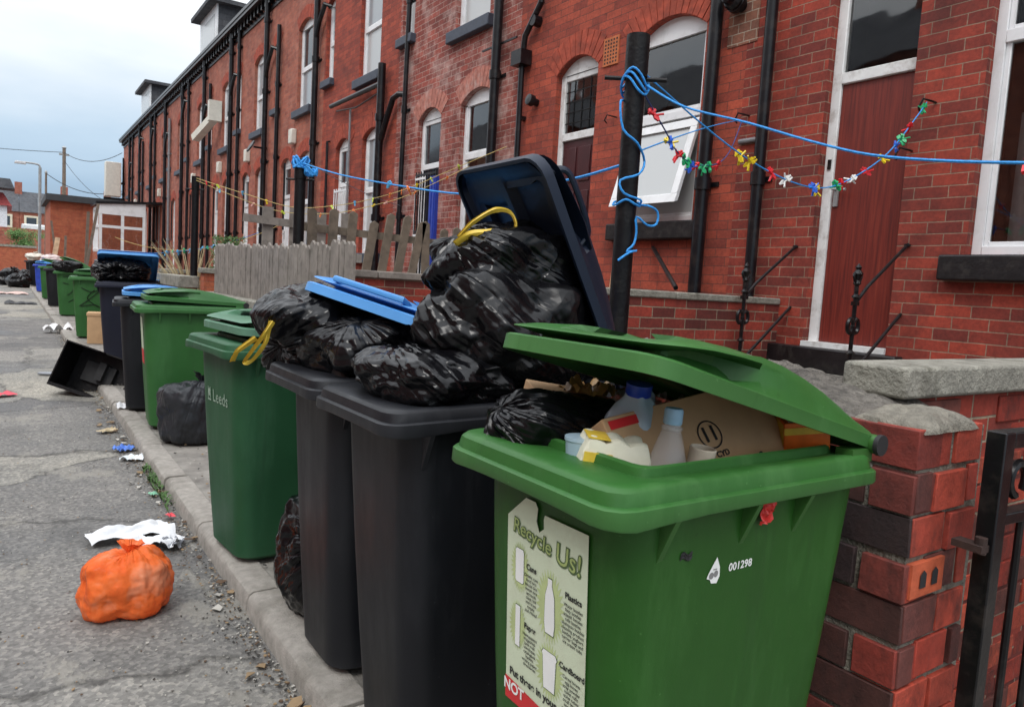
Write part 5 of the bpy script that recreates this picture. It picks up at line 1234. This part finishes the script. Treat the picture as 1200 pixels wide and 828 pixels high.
sack('rubbish_sack', 'heavy black sack sagging beneath the topmost one, over the bin edge', (1.13, 1.66, 1.17), (.24, .19, .17), (-.5, .5, .7), 5, BAG2, pleat=.16, lump=.2, knot=False, n=(120, 180))
sack('rubbish_sack', 'small black sack inside the foreground green bin, left of the milk jug', (.92, 1.15, 1.015), (.15, .10, .075), (-.7, .3, .55), 6, BAG2, pleat=.16, lump=.25, knot=False)
sack('rubbish_sack', 'black sack slumped at the foot of the mid green bin', (1.08, 5.5, .27), (.24, .22, .24), (.3, .1, 1), 7, BAGG, pleat=.1, lump=.16, floor=.085)
sack('rubbish_sack', 'black sack jammed upright between the dark grey and dark green bins', (.97, 2.53, .28), (.17, .16, .24), (-.3, -.8, .3), 8, BAG, pleat=.2, lump=.14, floor=.085, knot=False)
sack('rubbish_sack', 'round pleated sack bulging from the big navy bin', (1.12, 9.98, 1.20), (.32, .22, .15), (-.15, -1, -.05), 9, BAG, pleat=.22, lump=.1, n=(70, 120))
sack('rubbish_sack', 'black sack under the raised lid of the far scrawled green bin', (1.1, 18.8, 1.15), (.3, .25, .14), (-.6, -.6, .5), 10, BAG, n=(40, 60), knot=False)
for k, (p, r, lab) in enumerate((((.35, 38.0, .22), (.45, .5, .32), 'nearer black sack of the far pile in the road'), ((.1, 40.5, .3), (.55, .5, .42), 'tallest black sack of the far pile in the road'), ((.62, 39.8, .3), (.35, .4, .38), 'black sack of the far pile closest to the kerb'))):
    sack('rubbish_sack', lab, p, r, (.2, -.4, 1), 20+k, BAG, n=(40, 60), floor=.01, knot=k == 1)
sack('carrier_bag', 'white bag of rubbish on top of the last but one bin', (.98, 38.4, 1.32), (.36, .35, .17), (0, 0, 1), 31, SATW, n=(36, 50), cat='carrier bag', group=None)
sack('carrier_bag', 'pinkish white bag spilling from the blue-bodied bin', (1.3, 32.1, 1.28), (.32, .32, .15), (0, 0, 1), 32, simple('pale_pink_bag', (.62, .50, .48), .4), n=(36, 50), cat='carrier bag', group=None)
# orange carrier bag with a see-through film
ob, n_, l_, b_2 = nmat('orange_carrier_film')
zo = tex_noise(n_, l_, 6, 4, .6); co = ramp(n_, l_, zo.outputs['Fac'], [(.3, (.72, .10, .02)), (.5, (.88, .19, .05)), (.68, (.88, .38, .22)), (.8, (.80, .14, .03))]).outputs[0]; l_.new(co, b_2.inputs['Base Color'])  # pale stop paints thin highlights into the orange
b_2.inputs['Roughness'].default_value = .2; b_2.inputs['Transmission Weight'].default_value = .25; b_2.inputs['IOR'].default_value = 1.15
tt = n_.new('ShaderNodeTexCoord'); vo = n_.new('ShaderNodeTexVoronoi'); vo.inputs['Scale'].default_value = 13; l_.new(tt.outputs['Object'], vo.inputs['Vector']); nn1 = bump(n_, l_, vo.outputs['Distance'], None, .35, .02); zz2 = tex_noise(n_, l_, 30, 5, .6); bump(n_, l_, zz2.outputs['Fac'], b_2, .4, .008, nn1)
oc = sack('carrier_bag', 'knotted translucent orange carrier bag lying in the road', (.36, 2.98, .10), (.152, .13, .135), (.1, .1, 1), 41, ob, pleat=.12, lump=.16, boxy=.45, floor=.008, cat='carrier bag', group=None)
for ch in oc.children:
    if ch.name.startswith('sack_body'): BODY = ch
# ------------------------------------------------------------------ things in the foreground bin
BM = None
T = empty('cardboard_box', (1.10, .915, 1.01), 0, 'brown cardboard box with a ringed number 11, in the foreground green bin', 'cardboard box')
ux = Vector((.965, -.06, .17)).normalized(); upv = Vector((-.10, .42, .60)); 
FM = frame((0, 0, 0), ux, upv)
Z_ = FM.to_3x3() @ Vector((0, 0, 1))
if Z_.y > 0: print('WARN box normal')
mb = MB(); 
mb.box(-.20, .205, -.14, .115, -.15, 0, M=FM); mb.build('carton', CARD, T, bevel=.003)
mk = MB()
def ringface(mb, cx, cy, r0, r1, z, M, n=36):
    for k in range(n):
        a, b = 2*PI*k/n, 2*PI*(k+1)/n
        mb.quad(*[M @ Vector((cx+r*math.cos(t), cy+r*math.sin(t), z)) for r, t in ((r0, a), (r1, a), (r1, b), (r0, b))])
ringface(mk, 0.02, .03, .026, .029, .0015, FM)
for q in ([(.065, -.06), (.12, -.035), (.12, -.030), (.06, -.058)], [(.12, -.03), (.105, -.06), (.112, -.06), (.125, -.032)], [(.065, -.06), (.105, -.06), (.105, -.057), (.065, -.057)]): mk.face([mk.vert(FM @ Vector((p[0], p[1], .0015))) for p in q])
mk.build('printed_marks', INK, T)
text_mesh('printed_number', '11', .042, INK, T, FM @ Matrix.Translation((.02, .03, .0015)), .0002, bold=.001)
text_mesh('printed_number', 'CYD', .016, INK, T, FM @ Matrix.Translation((.03, -.012, .0015)), .0002, bold=.0005)
text_mesh('printed_number', 'C3', .03, INK, T, FM @ Matrix.Translation((.13, .095, .0015)), .0002, bold=.0005)
mk = MB(); mk.box(-.19, -.1, .09, .107, .0005, .0015, M=FM); mk.build('red_stripe', REDP, T)
mk = MB(); mk.box(-.12, -.095, -.04, -.01, .0005, .0012, M=FM); disc_ = 0; mk.build('printed_marks', INK, T)
def lathe_thing(name, label, cat, loc, tilt, parts):
    T = empty(name, loc, 0, label, cat); T.rotation_euler = tilt
    for pn, prof, mt, nn in parts:
        mb = MB(); mb.lathe(prof, n=nn); mb.build(pn, mt, T)
    return T
lathe_thing('plastic_bottle', 'clear plastic bottle with a pale blue cap, before the numbered cardboard box', 'bottle', (.945, .885, .855), (R(2), R(2), 0),
    [('bottle_body', [(.03, 0), (.034, .01), (.034, .10), (.036, .13), (.031, .165), (.021, .20), (.0155, .215), (.0155, .23)], PETC, 24), ('cap', [(.0155, .224), (.0165, .226), (.0165, .248), (.0145, .252), (.001, .252)], simple('pale_blue_cap', (.25, .42, .58), .4), 22), ('neck_ring', [(.0155, .213), (.019, .215), (.019, .219), (.0155, .221)], PETC, 20)])
lathe_thing('cardboard_tube', 'cream cardboard tube end beside the clear bottle', 'cardboard tube', (1.02, .875, .945), (R(6), R(3), 0),
    [('tube_wall', [(.024, 0), (.024, .088), (.022, .09), (.020, .088), (.020, .03)], CREAM, 26)])
T = empty('milk_jug', (1.0, 1.03, .975), 0, 'milky plastic jug with a bright blue lid', 'jug'); T.rotation_euler = (R(8), R(-6), R(20))
mb = MB(); mb.loft([rr_ring(-a, a, a, a*.45, a*.45, z, k=4) for a, z in ((.045, 0), (.05, .02), (.05, .07), (.046, .09), (.034, .115), (.022, .13), (.02, .14))], True, cap0=True, cap1=True); mb.build('jug_body', JUG, T)
mb = MB(); mb.tube(smooth([(.02, 0, .125), (.05, 0, .125), (.065, 0, .10), (.06, 0, .06), (.045, 0, .05)], 4), .011, 10); mb.build('jug_handle', JUG, T)
mb = MB(); mb.lathe([(.024, .135), (.025, .137), (.025, .158), (.001, .160)], n=24); mb.build('cap', simple('blue_cap', (.01, .05, .42), .35), T)
T = empty('egg_carton', (.89, .955, 1.018), R(-25), 'cream egg carton with a yellow label near the rim', 'egg carton'); T.rotation_euler = (R(4), R(6), R(-30))
mb = MB()
def egg(u, v):
    x, y = (u-.5)*.13, (v-.5)*.085; e = min(u, 1-u, v, 1-v)*2
    return (x, y, -.02+.04*min(1, e*5)**.6+.009*abs(math.sin(u*PI*3))*abs(math.sin(v*PI*2)))
mb.sharp = 16; mb.grid(egg, 30, 20); mb.box(-.066, .066, -.044, .044, -.035, -.018); mb.build('carton_shell', simple('cream_card', (.70, .68, .54), .6, .1, 20, .2), T)
mb = MB(); mb.box(-.06, -.01, -.0455, -.0445, -.03, .005); mb.box(-.055, -.015, -.035, .02, .0265, .028); mb.build('yellow_label', YEL, T)
T = empty('plastic_tub', (.855, 1.0, 1.02), 0, 'small translucent white tub beside the egg carton', 'tub'); mb = MB(); mb.lathe([(.026, -.05), (.03, .01), (.032, .012), (.032, .018), (.001, .018)], n=22); mb.build('tub_body', JUG, T)
T = empty('snack_box', (1.335, .875, 1.02), R(0), 'orange snack box wedged under the lid hinge', 'snack box'); T.rotation_euler = (R(12), R(-8), R(-38))
mb = MB(); mb.box(-.045, .045, -.03, .03, -.09, .055); mb.build('box', simple('orange_print_card', (.78, .16, .02), .4, .15, 30, .1), T, bevel=.002)
mb = MB(); mb.box(-.046, -.0455, -.025, .02, .0, .05); mb.box(-.0455, .0455, -.031, -.0305, .03, .045); mb.build('yellow_band', YEL, T)
mb = MB()
for k in range(7): mb.box(-.03+.007*k, -.027+.007*k, -.02, .02, .0553, .0558)
mb.build('barcode', INK, T); mb = MB(); mb.box(-.036, .024, -.026, .026, .055, .0552); mb.build('barcode_panel', WHITE, T)
mk = text_mesh('printed_name', 'Crisp', .028, REDP, T, frame((0, -.0315, -.01), (1, 0, 0), (0, 0, 1)), .0003)
T = empty('cardboard_box', (.95, 1.19, 1.06), 0, 'small brown box with a red diamond, at the back of the foreground bin', 'cardboard box'); T.rotation_euler = (R(10), R(8), R(-18))
mb = MB(); mb.box(-.07, .10, -.05, .05, -.07, .03); mb.build('carton', CARD, T, bevel=.002); mb = MB(); mb.face([mb.vert(p) for p in ((-.05, -.051, -.02), (-.025, -.051, -.045), (0, -.051, -.02), (-.025, -.051, .005))]); mb.build('red_diamond', REDP, T)
T = empty('food_wrapper', (1.04, 1.2, 1.09), 0, 'crumpled golden wrapper under the lid beside the jug', 'wrapper')
mb = MB(); mb.grid(lambda u, v: ((u-.5)*.16, (v-.5)*.1+.02*noise.noise(Vector((u*3, v*3, 1))), .03*noise.noise(Vector((u*4, v*4, 3)))+.02*noise.noise(Vector((u*9, v*9, 5)))), 24, 18); mb.build('wrapper_film', simple('golden_film', (.35, .20, .06), .3, .5, 20, .4), T)
T = empty('plastic_film', (1.13, 1.13, 1.06), 0, 'crumpled clear film stuffed behind the milk jug under the green lid', 'plastic film')
mb = MB(); mb.grid(lambda u, v: ((u-.5)*.2, (v-.5)*.12+.03*noise.noise(Vector((u*3, v*3, 1))), .05*noise.noise(Vector((u*5, v*4, 3)))+.02*abs(noise.noise(Vector((u*11, v*11, 5))))), 36, 26); mb.build('film', clearplastic('crinkled_clear_film', (.55, .6, .62), .5, .2), T)
# dark jumble filling the bin under the visible rubbish
sack('rubbish_sack', 'black sack filling the foreground green bin under the boxes', (1.05, 1.0, .86), (.24, .19, .13), (0, 0, 1), 51, BAG2, pleat=.05, lump=.15, knot=False)

# ------------------------------------------------------------------ road litter
T = empty('crumpled_paper', (.5, 3.72, 0), 0, 'crumpled white paper sheets beside the orange carrier bag', 'paper', None)
def crump(cx, cy, w, h, rot, seed, lift, name, mt):
    mb = MB()
    def f(u, v):
        x, y = (u-.5)*w, (v-.5)*h; c, s = math.cos(rot), math.sin(rot)
        z = .012+lift*abs(noise.noise(Vector((u*2.2, v*2.2, seed))))+.018*abs(noise.noise(Vector((u*6, v*6, seed))))
        x += .03*noise.noise(Vector((u*2, v*2, seed+3))); y += .04*noise.noise(Vector((u*2, v*2, seed+8)))
        return (cx+x*c-y*s, cy+x*s+y*c, z)
    mb.grid(f, 26, 20, True); mb.build(name, mt, T)
PAPW = simple('crumpled_white_paper', (.72, .74, .76), .7, .08, 12, .3, 30)
crump(-.02, .10, .36, .17, .1, 3, .07, 'sheet', PAPW); crump(.06, -.07, .22, .16, -.5, 6, .06, 'sheet', PAPW); crump(.12, -.12, .1, .14, -.2, 9, .04, 'grey_flap', simple('grey_plastic_flap', (.16, .17, .19), .4))
# broken black crate lying on the kerb
T = empty('plastic_crate', (.73, 8.25, .19), 0, 'broken black plastic crate tipped on its side against the kerb', 'crate'); T.rotation_euler = (R(74), R(16), R(-34))
w, d, h = .33, .22, .17; mb = MB(); t = .012
mb.box(-w, w, -d, d, -h, -h+t); mb.build('base', BLACKTAR, T)
mb = MB(); mb.box(-w, w, -d, -d+t, -h+t, h); mb.box(-w, w, -d-.02, -d, h-.035, h)
for k in range(9): mb.box(-w+.05+k*.07, -w+.065+k*.07, -d-.012, -d, -h, h-.04)
mb.build('side_wall', BLACKTAR, T)
mb = MB(); mb.box(-w, w, d-t, d, -h+t, h*.2); mb.box(-w, 0, d-t, d, h*.2, h)
mb.build('side_wall', BLACKTAR, T)
for s_ in (-1, 1):
    mb = MB(); x0 = s_*(w-t/2); mb.box(x0-t/2, x0+t/2, -d+t, d-t, -h+t, h*.45 if s_ > 0 else h); 
    for k in range(4): mb.box(x0-t, x0+t, -d+.06+k*.1, -d+.075+k*.1, -h+t, h*.4)
    mb.build('end_wall', BLACKTAR, T)
mb = MB(); mb.box(-.2, .1, -.1, .1, -h+.02, -h+.06); mb.box(-.05, .02, -.06, .12, -h+.05, -h+.12); mb.build('battery_tray', RUBBER, T)
mb = MB(); mb.tube(smooth([(-.1, -.26, -.05), (-.02, -.28, 0), (.05, -.27, -.06), (.1, -.26, -.02)], 5), .004, 5); mb.build('cable_tie', simple('white_cord', (.6, .6, .58), .6), T)
T = tag((lambda m_: (m_.box(-.09, .09, -.045, .045, 0, .02), m_.build('remote_control', simple('dull_metal_case', (.25, .27, .30), .4), bevel=.006))[1])(MB()), 'small flat grey metal box lying in the road left of the crate', 'metal box'); T.location = (.36, 9.65, .012); T.rotation_euler = (0, 0, -.3)
T.name = 'metal_box'
def litter(name, label, cat, loc, w, h, col, rot=0, lift=.03, seed=1, rough=.6):
    mb = MB(); mb.grid(lambda u, v: ((u-.5)*w*(1+.2*noise.noise(Vector((u*2, v*2, seed)))), (v-.5)*h*(1+.3*noise.noise(Vector((u*2, v*2, seed+5)))), .004+lift*abs(noise.noise(Vector((u*3, v*3, seed+9))))), 12, 10)
    o = mb.build(name, simple(label.replace(' ', '_')[:30], col, rough, .2, 30, .2)); o.location = loc; o.rotation_euler = (0, 0, rot); tag(o, label, cat); return o
litter('packet', 'flat red packet at the left edge of the road', 'packet', (-.06, 8.25, .01), .22, .16, (.62, .05, .08), .3)
litter('crisp_packet', 'blue and white crumpled packet in the gutter below the mid green bin', 'packet', (.66, 5.62, .01), .12, .10, (.10, .22, .65), .4, .05, 2)
litter('paper_scrap', 'white scrap of paper in the gutter, nearest the blue packet', 'paper', (.68, 5.35, .01), .14, .11, (.66, .70, .72), -.3, .05, 3)
litter('paper_scrap', 'white bunched paper on the kerb before the scrawled green bins', 'paper', (.72, 15.2, .05), .45, .3, (.75, .75, .75), 0, .2, 4)
litter('paper_scrap', 'small white scrap against the foot of the mid green bin', 'paper', (.82, 6.9, .08), .14, .12, (.75, .76, .78), 0, .07, 14)
litter('black_cloth', 'flat black rag in the road before the far sack pile', 'rag', (.28, 24.5, .01), .75, .5, (.02, .02, .022), 0, .12, 5)
litter('pink_sheet', 'pale pink sheet lying in the road before the far sack pile', 'paper', (.1, 31, .01), .9, .9, (.66, .46, .40), 0, .12, 6)
litter('red_wrapper', 'tiny red wrapper in the gutter by the kerb', 'wrapper', (.69, 4.02, .012), .035, .06, (.65, .06, .08), .2, .02, 7)
litter('green_scrap', 'small pale green scrap at the kerb edge', 'scrap', (.67, 4.45, .012), .04, .05, (.2, .45, .3), .2, .02, 8)
litter('cardboard_piece', 'torn cardboard piece in the gutter by the broken crate', 'cardboard', (.62, 6.3, .012), .13, .09, (.45, .36, .22), .5, .03, 9)
T = empty('cardboard_box', (1.13, 12.75, .07), R(-8), 'brown cardboard box standing beside the black-scrawled green bin', 'cardboard box')
mb = MB(); mb.box(-.14, .2, -.2, .2, 0, .42); mb.build('carton', CARD, T, bevel=.004); mb = MB(); mb.box(-.15, .21, -.21, .21, .42, .46); mb.build('flap', CARD, T)
# gutter debris: leaves, grit and broken bits too many to count
random.seed(77)
def scatter(name, count, fn, size, mats, label, cat, seed):
    random.seed(seed); mb = MB()
    for k in range(count):
        x, y, z = fn(); s_ = random.uniform(*size); a = random.uniform(0, 6.28); el = random.uniform(.4, 1); c, s2 = math.cos(a), math.sin(a); mi = random.randrange(len(mats))
        P = []
        for q in range(5):
            t = q*2*PI/5+random.uniform(-.3, .3); px, py = s_*math.cos(t), s_*el*math.sin(t); P.append((x+px*c-py*s2, y+px*s2+py*c, z+random.uniform(.0, s_*.6)))
        mb.face([mb.vert(p) for p in P], False, mi); mb.face([mb.vert((p[0], p[1], p[2]-.002)) for p in P[::-1]], False, mi)
    o = mb.build(name, mats); tag(o, label, cat, kind='stuff')
gm = [simple('debris_%s' % a, c, .9, .2, 9, 0) for a, c in (('brown', (.10, .06, .035)), ('tan', (.26, .18, .10)), ('grey', (.22, .21, .19)), ('dark', (.04, .037, .033)), ('pale', (.42, .40, .36)))]
def fgut():
    y = 1.2+16*random.random()**1.6; return (XK-abs(random.gauss(0, .06))-.004, y, .008)
scatter('gutter_debris', 3600, fgut, (.002, .008), gm, 'leaf crumbs and grit gathered along the gutter', 'debris', 1)
scatter('gutter_leaves', 120, fgut, (.012, .028), gm[:2]+[gm[4]], 'dead leaves and torn bits lying in the gutter', 'leaves', 2)
scatter('road_grit', 2500, lambda: (random.uniform(-1.2, .7), 1.5+12*random.random()**1.5, .006), (.002, .006), gm, 'loose grit over the asphalt', 'grit', 3)
scatter('pavement_debris', 700, lambda: (random.uniform(.88, 1.7), random.uniform(1.5, 9), .082), (.003, .012), gm, 'crumbs and dead leaves on the pavement between the bins', 'debris', 4)
mb = MB(); random.seed(9)
for k in range(70):
    x = XK-random.uniform(.005, .05); y = random.choice([4.6, 4.75, 5.0, 4.3])+random.gauss(0, .08); 
    for q in range(3):
        a = random.uniform(0, 6.28); l = random.uniform(.015, .04); dx, dy = math.cos(a)*l, math.sin(a)*l
        mb.face([mb.vert(p) for p in ((x, y, .004), (x+dx*.5-dy*.2, y+dy*.5+dx*.2, .02+l*.5), (x+dx, y+dy, .015+l*.6), (x+dx*.5+dy*.2, y+dy*.5-dx*.2, .02+l*.4))])
tag(mb.build('gutter_weeds', LEAF), 'small green weeds rooted in the gutter', 'weeds', kind='stuff')

# ------------------------------------------------------------------ plants in the yards
T = empty('dry_plant', (2.35, 12.2, .1), 0, 'dead straw-coloured shrub arching over the yard wall', 'plant')
random.seed(31); mb = MB()
for k in range(70):
    a = random.uniform(0, 6.28); sp = random.uniform(.1, .75); h = random.uniform(.9, 1.65)
    p = [(random.uniform(-.1, .1), random.uniform(-.1, .1), .0), (math.cos(a)*sp*.3, math.sin(a)*sp*.3, h*.6), (math.cos(a)*sp, math.sin(a)*sp, h)]
    mb.tube(smooth(p, 3), [.012, .011, .01, .009, .008, .006, .004], 5)
mb.build('stems', STRAW, T)
T = empty('evergreen_shrub', (3.1, 13.2, .1), 0, 'small dark evergreen shrub behind the dead straw-coloured one', 'shrub')
mb = MB(); mb.tube([(0, 0, 0), (0, 0, .9)], .03, 8); mb.build('stem', WOODPOLE, T)
mb = MB()
for k in range(2600):
    th = random.uniform(0, 6.28); z = random.uniform(.6, 1.75); rr = .28*math.sqrt(random.random())*(1.1-.3*abs(z-1.1)); c = Vector((rr*math.cos(th), rr*math.sin(th), z)); d = Vector((random.gauss(0, 1), random.gauss(0, 1), random.gauss(.5, 1))).normalized()*.05; s_ = d.orthogonal().normalized()*.012
    mb.face([mb.vert(p) for p in (c-s_, c+d*.6-s_*.6, c+d, c+s_)])
mb.build('foliage', LEAF, T)

# ------------------------------------------------------------------ end of the street
T = empty('outhouse', (0, 0, 0), 0, 'flat-roofed orange brick extension built out from the far terrace', 'building')
mb = MB(); mb.box(1.42, 6.0, 36, 41, 0, 3.68); mb.build('wall', BR_E, T)
mb = MB(); mb.box(1.25, 6.2, 35.8, 41.2, 3.68, 3.94); mb.build('roof', simple('felt_roof', (.05, .055, .06), .8, .2, 3, .2), T)
T = empty('porch', (0, 0, 0), 0, 'white-framed glazed lean-to porch against the far terrace', 'porch')
yp = 31.5; zt0, zt1 = 3.42, 3.62
mb = MB()
for x in (2.82, 3.55, 4.28): mb.box(x-.05, x+.05, yp-.04, yp+.04, 1.7, zt0-.1)
for z in (1.72, 2.62, zt0-.3): mb.box(2.78, 4.32, yp-.045, yp+.045, z-.05, z+.05)
mb.quad((2.73, yp-.047, zt0-.35), (4.33, yp-.047, zt0-.35), (4.33, yp-.047, zt1-.05), (2.73, yp-.047, zt0))
for y_ in (yp+.9, yp+1.8): mb.box(2.73, 2.83, y_-.04, y_+.04, 1.7, zt0-.05)
for z in (1.72, 2.62, zt0-.1): mb.box(2.735, 2.825, yp+.04, yp+1.8, z-.05, z+.05)
mb.build('frame', UPVC, T)
mb = MB(); mb.quad((2.78, yp, 1.7), (4.28, yp, 1.7), (4.28, yp, 3.3), (2.78, yp, 3.3)); mb.quad((2.78, yp, 1.7), (2.78, yp+1.8, 1.7), (2.78, yp+1.8, 3.3), (2.78, yp, 3.3)); mb.build('pane', GLASS, T)
mb = MB(); mb.box(2.72, 4.88, yp-.04, yp+1.85, .05, 1.66); mb.build('base_wall', BR_E, T)
mb = MB(); a0, a1 = (2.65, yp-.1, zt0), (4.9, yp-.1, zt1); mb.quad(a0, a1, (4.9, yp+2, zt1), (2.65, yp+2, zt0)); mb.quad(*[(p[0], p[1], p[2]+.09) for p in (a0, (2.65, yp+2, zt0), (4.9, yp+2, zt1), a1)]); mb.quad(a0, (a0[0], a0[1], a0[2]+.09), (a1[0], a1[1], a1[2]+.09), a1); mb.quad((2.65, yp-.1, zt0), (2.65, yp+2, zt0), (2.65, yp+2, zt0+.09), (2.65, yp-.1, zt0+.09)); mb.build('roof', BLACKP, T)
def stick(a, b, w, mt, label, name='garden_post'):
    mb = MB(); mb.bar(a, b, w); tag(mb.build(name, mt), label, 'post')
stick((2.2, 29.8, .6), (2.3, 29.8, 3.0), .09, WOODPOLE, 'dark post standing in front of the orange brick extension, tallest')
stick((2.15, 29.5, .6), (2.6, 29.8, 3.3), .09, WOODPOLE, 'dark slanting prop crossing the tallest far post')
stick((1.75, 33, .6), (1.8, 33, 2.2), .08, WOODPOLE, 'short dark post left of centre before the brick extension')
stick((1.6, 33.5, .6), (1.35, 33.5, 2.75), .07, WOODPOLE, 'thin dark post at the left corner of the brick extension')
stick((1.35, 33, .8), (1.55, 33.2, 2.1), .16, simple('raw_plank', (.55, .38, .24), .8), 'pale raw plank leaning by the corner of the brick extension', 'plank')
# street lamp and poles
def lamp_post():
    T = empty('street_lamp', (1.28, 44, 0), 0, 'tall grey street lamp with a bent arm over the road', 'street lamp')
    mb = MB(); mb.tube([(0, 0, 0), (0, 0, 1.4)], .10, 10); mb.tube([(0, 0, 1.4), (.02, 0, 5.75)], .07, 10); mb.tube(smooth([(.02, 0, 5.7), (0, 0, 5.82), (-.12, 0, 5.9), (-.55, 0, 5.92), (-.75, 0, 5.9)], 5), .045, 8); mb.build('column', GALV, T)
    mb = MB(); mb.box(-1.05, -.55, -.1, .1, 5.82, 5.95, taper=.8); mb.build('lantern', simple('lamp_housing', (.5, .5, .5), .4), T, bevel=.02)
lamp_post()
def wpole(x, y, h, r, label):
    T = empty('telegraph_pole', (x, y, 0), 0, label, 'telegraph pole'); mb = MB(); mb.tube([(0, 0, 0), (.0, 0, h)], [r, r*.7], 10); mb.build('pole', WOODPOLE, T)
    mb = MB(); mb.lathe([(r*.9, h-.05), (r, h), (.02, h+.1)], n=8)
    if h > 7: mb.box(-.28, .28, -.06, .06, h-.5, h-.38)
    mb.build('pole_top', GALV, T)
wpole(1.62, 46, 5.75, .07, 'slim wooden pole standing right beside the street lamp')
wpole(2.95, 56, 8.4, .14, 'thick telegraph pole rising behind the flat-roofed extension')
def wire(a, b, sag, label):
    mb = MB(); mb.tube(sagline(a, b, sag, 20), .018, 4); tag(mb.build('overhead_wire', RUBBER), label, 'wire', 'overhead wires')
wire((2.95, 56, 8.1), (-12, 58, 8.4), .4, 'overhead wire running left from the telegraph pole across the sky')
wire((2.95, 56, 8.1), (4.9, 44, 7.0), .5, 'overhead wire from the telegraph pole up to the terrace end')
wire((1.62, 46, 5.7), (4.9, 43.5, 5.0), .5, 'overhead wire from the slim pole to the terrace end')
wire((2.95, 56, 7.6), (6, 44.3, 4.2), .9, 'lowest overhead wire, sagging behind the extension roof')
# far brick wall closing the street
T = empty('end_wall', (0, 0, 0), 0, 'low brick wall with stone coping across the end of the street', 'wall')
mb = MB(); mb.box(-12, 1.6, 62, 62.3, -.1, 1.95); mb.build('brickwork', BR_E, T); mb = MB(); mb.box(-12, 1.65, 61.95, 62.35, 1.95, 2.1); mb.build('coping', CONC, T)
T = empty('boundary_wall', (0, 0, 0), 0, 'higher red boundary wall rising behind the low end wall', 'wall')
mb = MB(); mb.box(-12, 6, 72, 72.3, -.1, 3.6); mb.build('brickwork', BR_D, T)
# white boarded building, vans and terraces on the rise beyond
g = MB(); g.quad((-60, 74, -.03), (60, 74, -.03), (60, 135, 3.6), (-60, 135, 3.6)); g.quad((-60, 135, 3.6), (60, 135, 3.6), (60, 300, 8), (-60, 300, 8)); struct(g, 'hill', EARTH)
T = empty('parked_van', (3.2, 84, 1.2), 0, 'long white van seen beyond the end wall', 'van')
mb = MB(); mb.box(-2.2, 1.6, -.9, .9, .9, 3.2); mb.box(1.6, 2.4, -.9, .9, .9, 2.1); mb.build('body', simple('white_van_paint', (.75, .78, .78), .35), T, bevel=.12)
mb = MB(); mb.box(1.4, 2.0, -.92, .92, 2.15, 2.8); mb.build('windscreen', PANE_D, T)
for x in (-1.5, 1.5):
    mb = MB(); mb.cyl((x, -.95, .85), (x, -.7, .85), .38, 14); mb.build('wheel', RUBBER, T)
T = empty('white_house', (0, 0, 0), 0, 'white gabled house with red roof at the left edge, far away', 'house')
mb = MB(); mb.box(-6.5, -.1, 76, 84, 0, 5.5); mb.build('wall', simple('white_render', (.72, .76, .80), .8), T)
mb = MB(); mb.box(-6.6, .25, 75.7, 84.3, 5.5, 6.6, taper=.82); mb.build('roof', simple('red_tiles', (.33, .06, .06), .8), T); mb = MB(); mb.box(-6.5, .15, 75.8, 84, 3.2, 3.5); mb.build('porch_roof', simple('red_tiles_low', (.33, .06, .06), .8), T)
mb = MB(); mb.box(-6, .45, 75, 78, 6.9, 7.7, taper=.9); mb.build('upper_roof', SLATE, T)
cream = simple('cream_bay', (.66, .60, .46), .8); rng = random.Random(5)
for k in range(7):
    x0 = -8+k*6.2-3.0; Y = 138
    desc = ['leftmost', 'second from the left', 'third, straight above the end wall', 'fourth, above the white van', 'fifth, half behind the extension', 'sixth, hidden by the extension', 'last on the right'][k]
    T = empty('hillside_house', (0, 0, -1.6), 0, 'distant brick house with cream bays on the rise, %s' % desc, 'house', 'distant houses on the rise')
    mb = MB(); mb.box(x0, x0+6.15, Y, Y+8, 4, 9.9); mb.build('wall', BR_D, T)
    mb = MB(); mb.quad((x0, Y-.3, 9.8), (x0+6.15, Y-.3, 9.8), (x0+6.15, Y+4, 13.2), (x0, Y+4, 13.2)); mb.quad((x0, Y+4, 13.2), (x0+6.15, Y+4, 13.2), (x0+6.15, Y+8.3, 9.8), (x0, Y+8.3, 9.8)); mb.build('roof', SLATE, T)
    mb = MB(); mb.box(x0+5.6, x0+6.6, Y+3.4, Y+4.6, 12.4, 14.6); mb.build('chimney', BR_D, T)
    for q in (.6, 3.4):
        mb = MB(); mb.box(x0+q, x0+q+1.9, Y-.5, Y, 4.5, 9.3); w_ = mb.build('bay', cream, T); mb = MB(); mb.box(x0+q+.3, x0+q+1.6, Y-.53, Y-.502, 5.3, 6.7); mb.box(x0+q+.3, x0+q+1.6, Y-.53, Y-.502, 7.6, 9.0); mb.build('window', PANE_D, w_)
    mb = MB(); mb.box(x0+2.4, x0+3.8, Y+1.2, Y+3, 10.9, 12.2); mb.build('rooflight', PANE_L, T)
T = empty('street_tree', (.9, 66, 0), 0, 'small light green tree just beyond the low end wall', 'tree')
mb = MB(); mb.tube([(0, 0, 0), (.05, 0, 1.6), (0, 0, 2.6)], [.08, .06, .03], 8); mb.build('trunk', WOODPOLE, T)
mb = MB(); random.seed(66)
cl = [Vector((random.gauss(0, .45), random.gauss(0, .45), random.uniform(1.9, 3.1))) for _ in range(16)]
for k in range(3000):
    c0 = random.choice(cl); c = c0+Vector((random.gauss(0, .2), random.gauss(0, .2), random.gauss(0, .16))); d = Vector((random.gauss(0, 1), random.gauss(0, 1), random.gauss(0, 1))).normalized()*.1; s_ = d.orthogonal().normalized()*.04
    mb.face([mb.vert(p) for p in (c, c+d*.5+s_, c+d, c+d*.5-s_)])
mb.build('crown', simple('light_green_leaf', (.10, .20, .05), .7, .4, 3, 0), T)
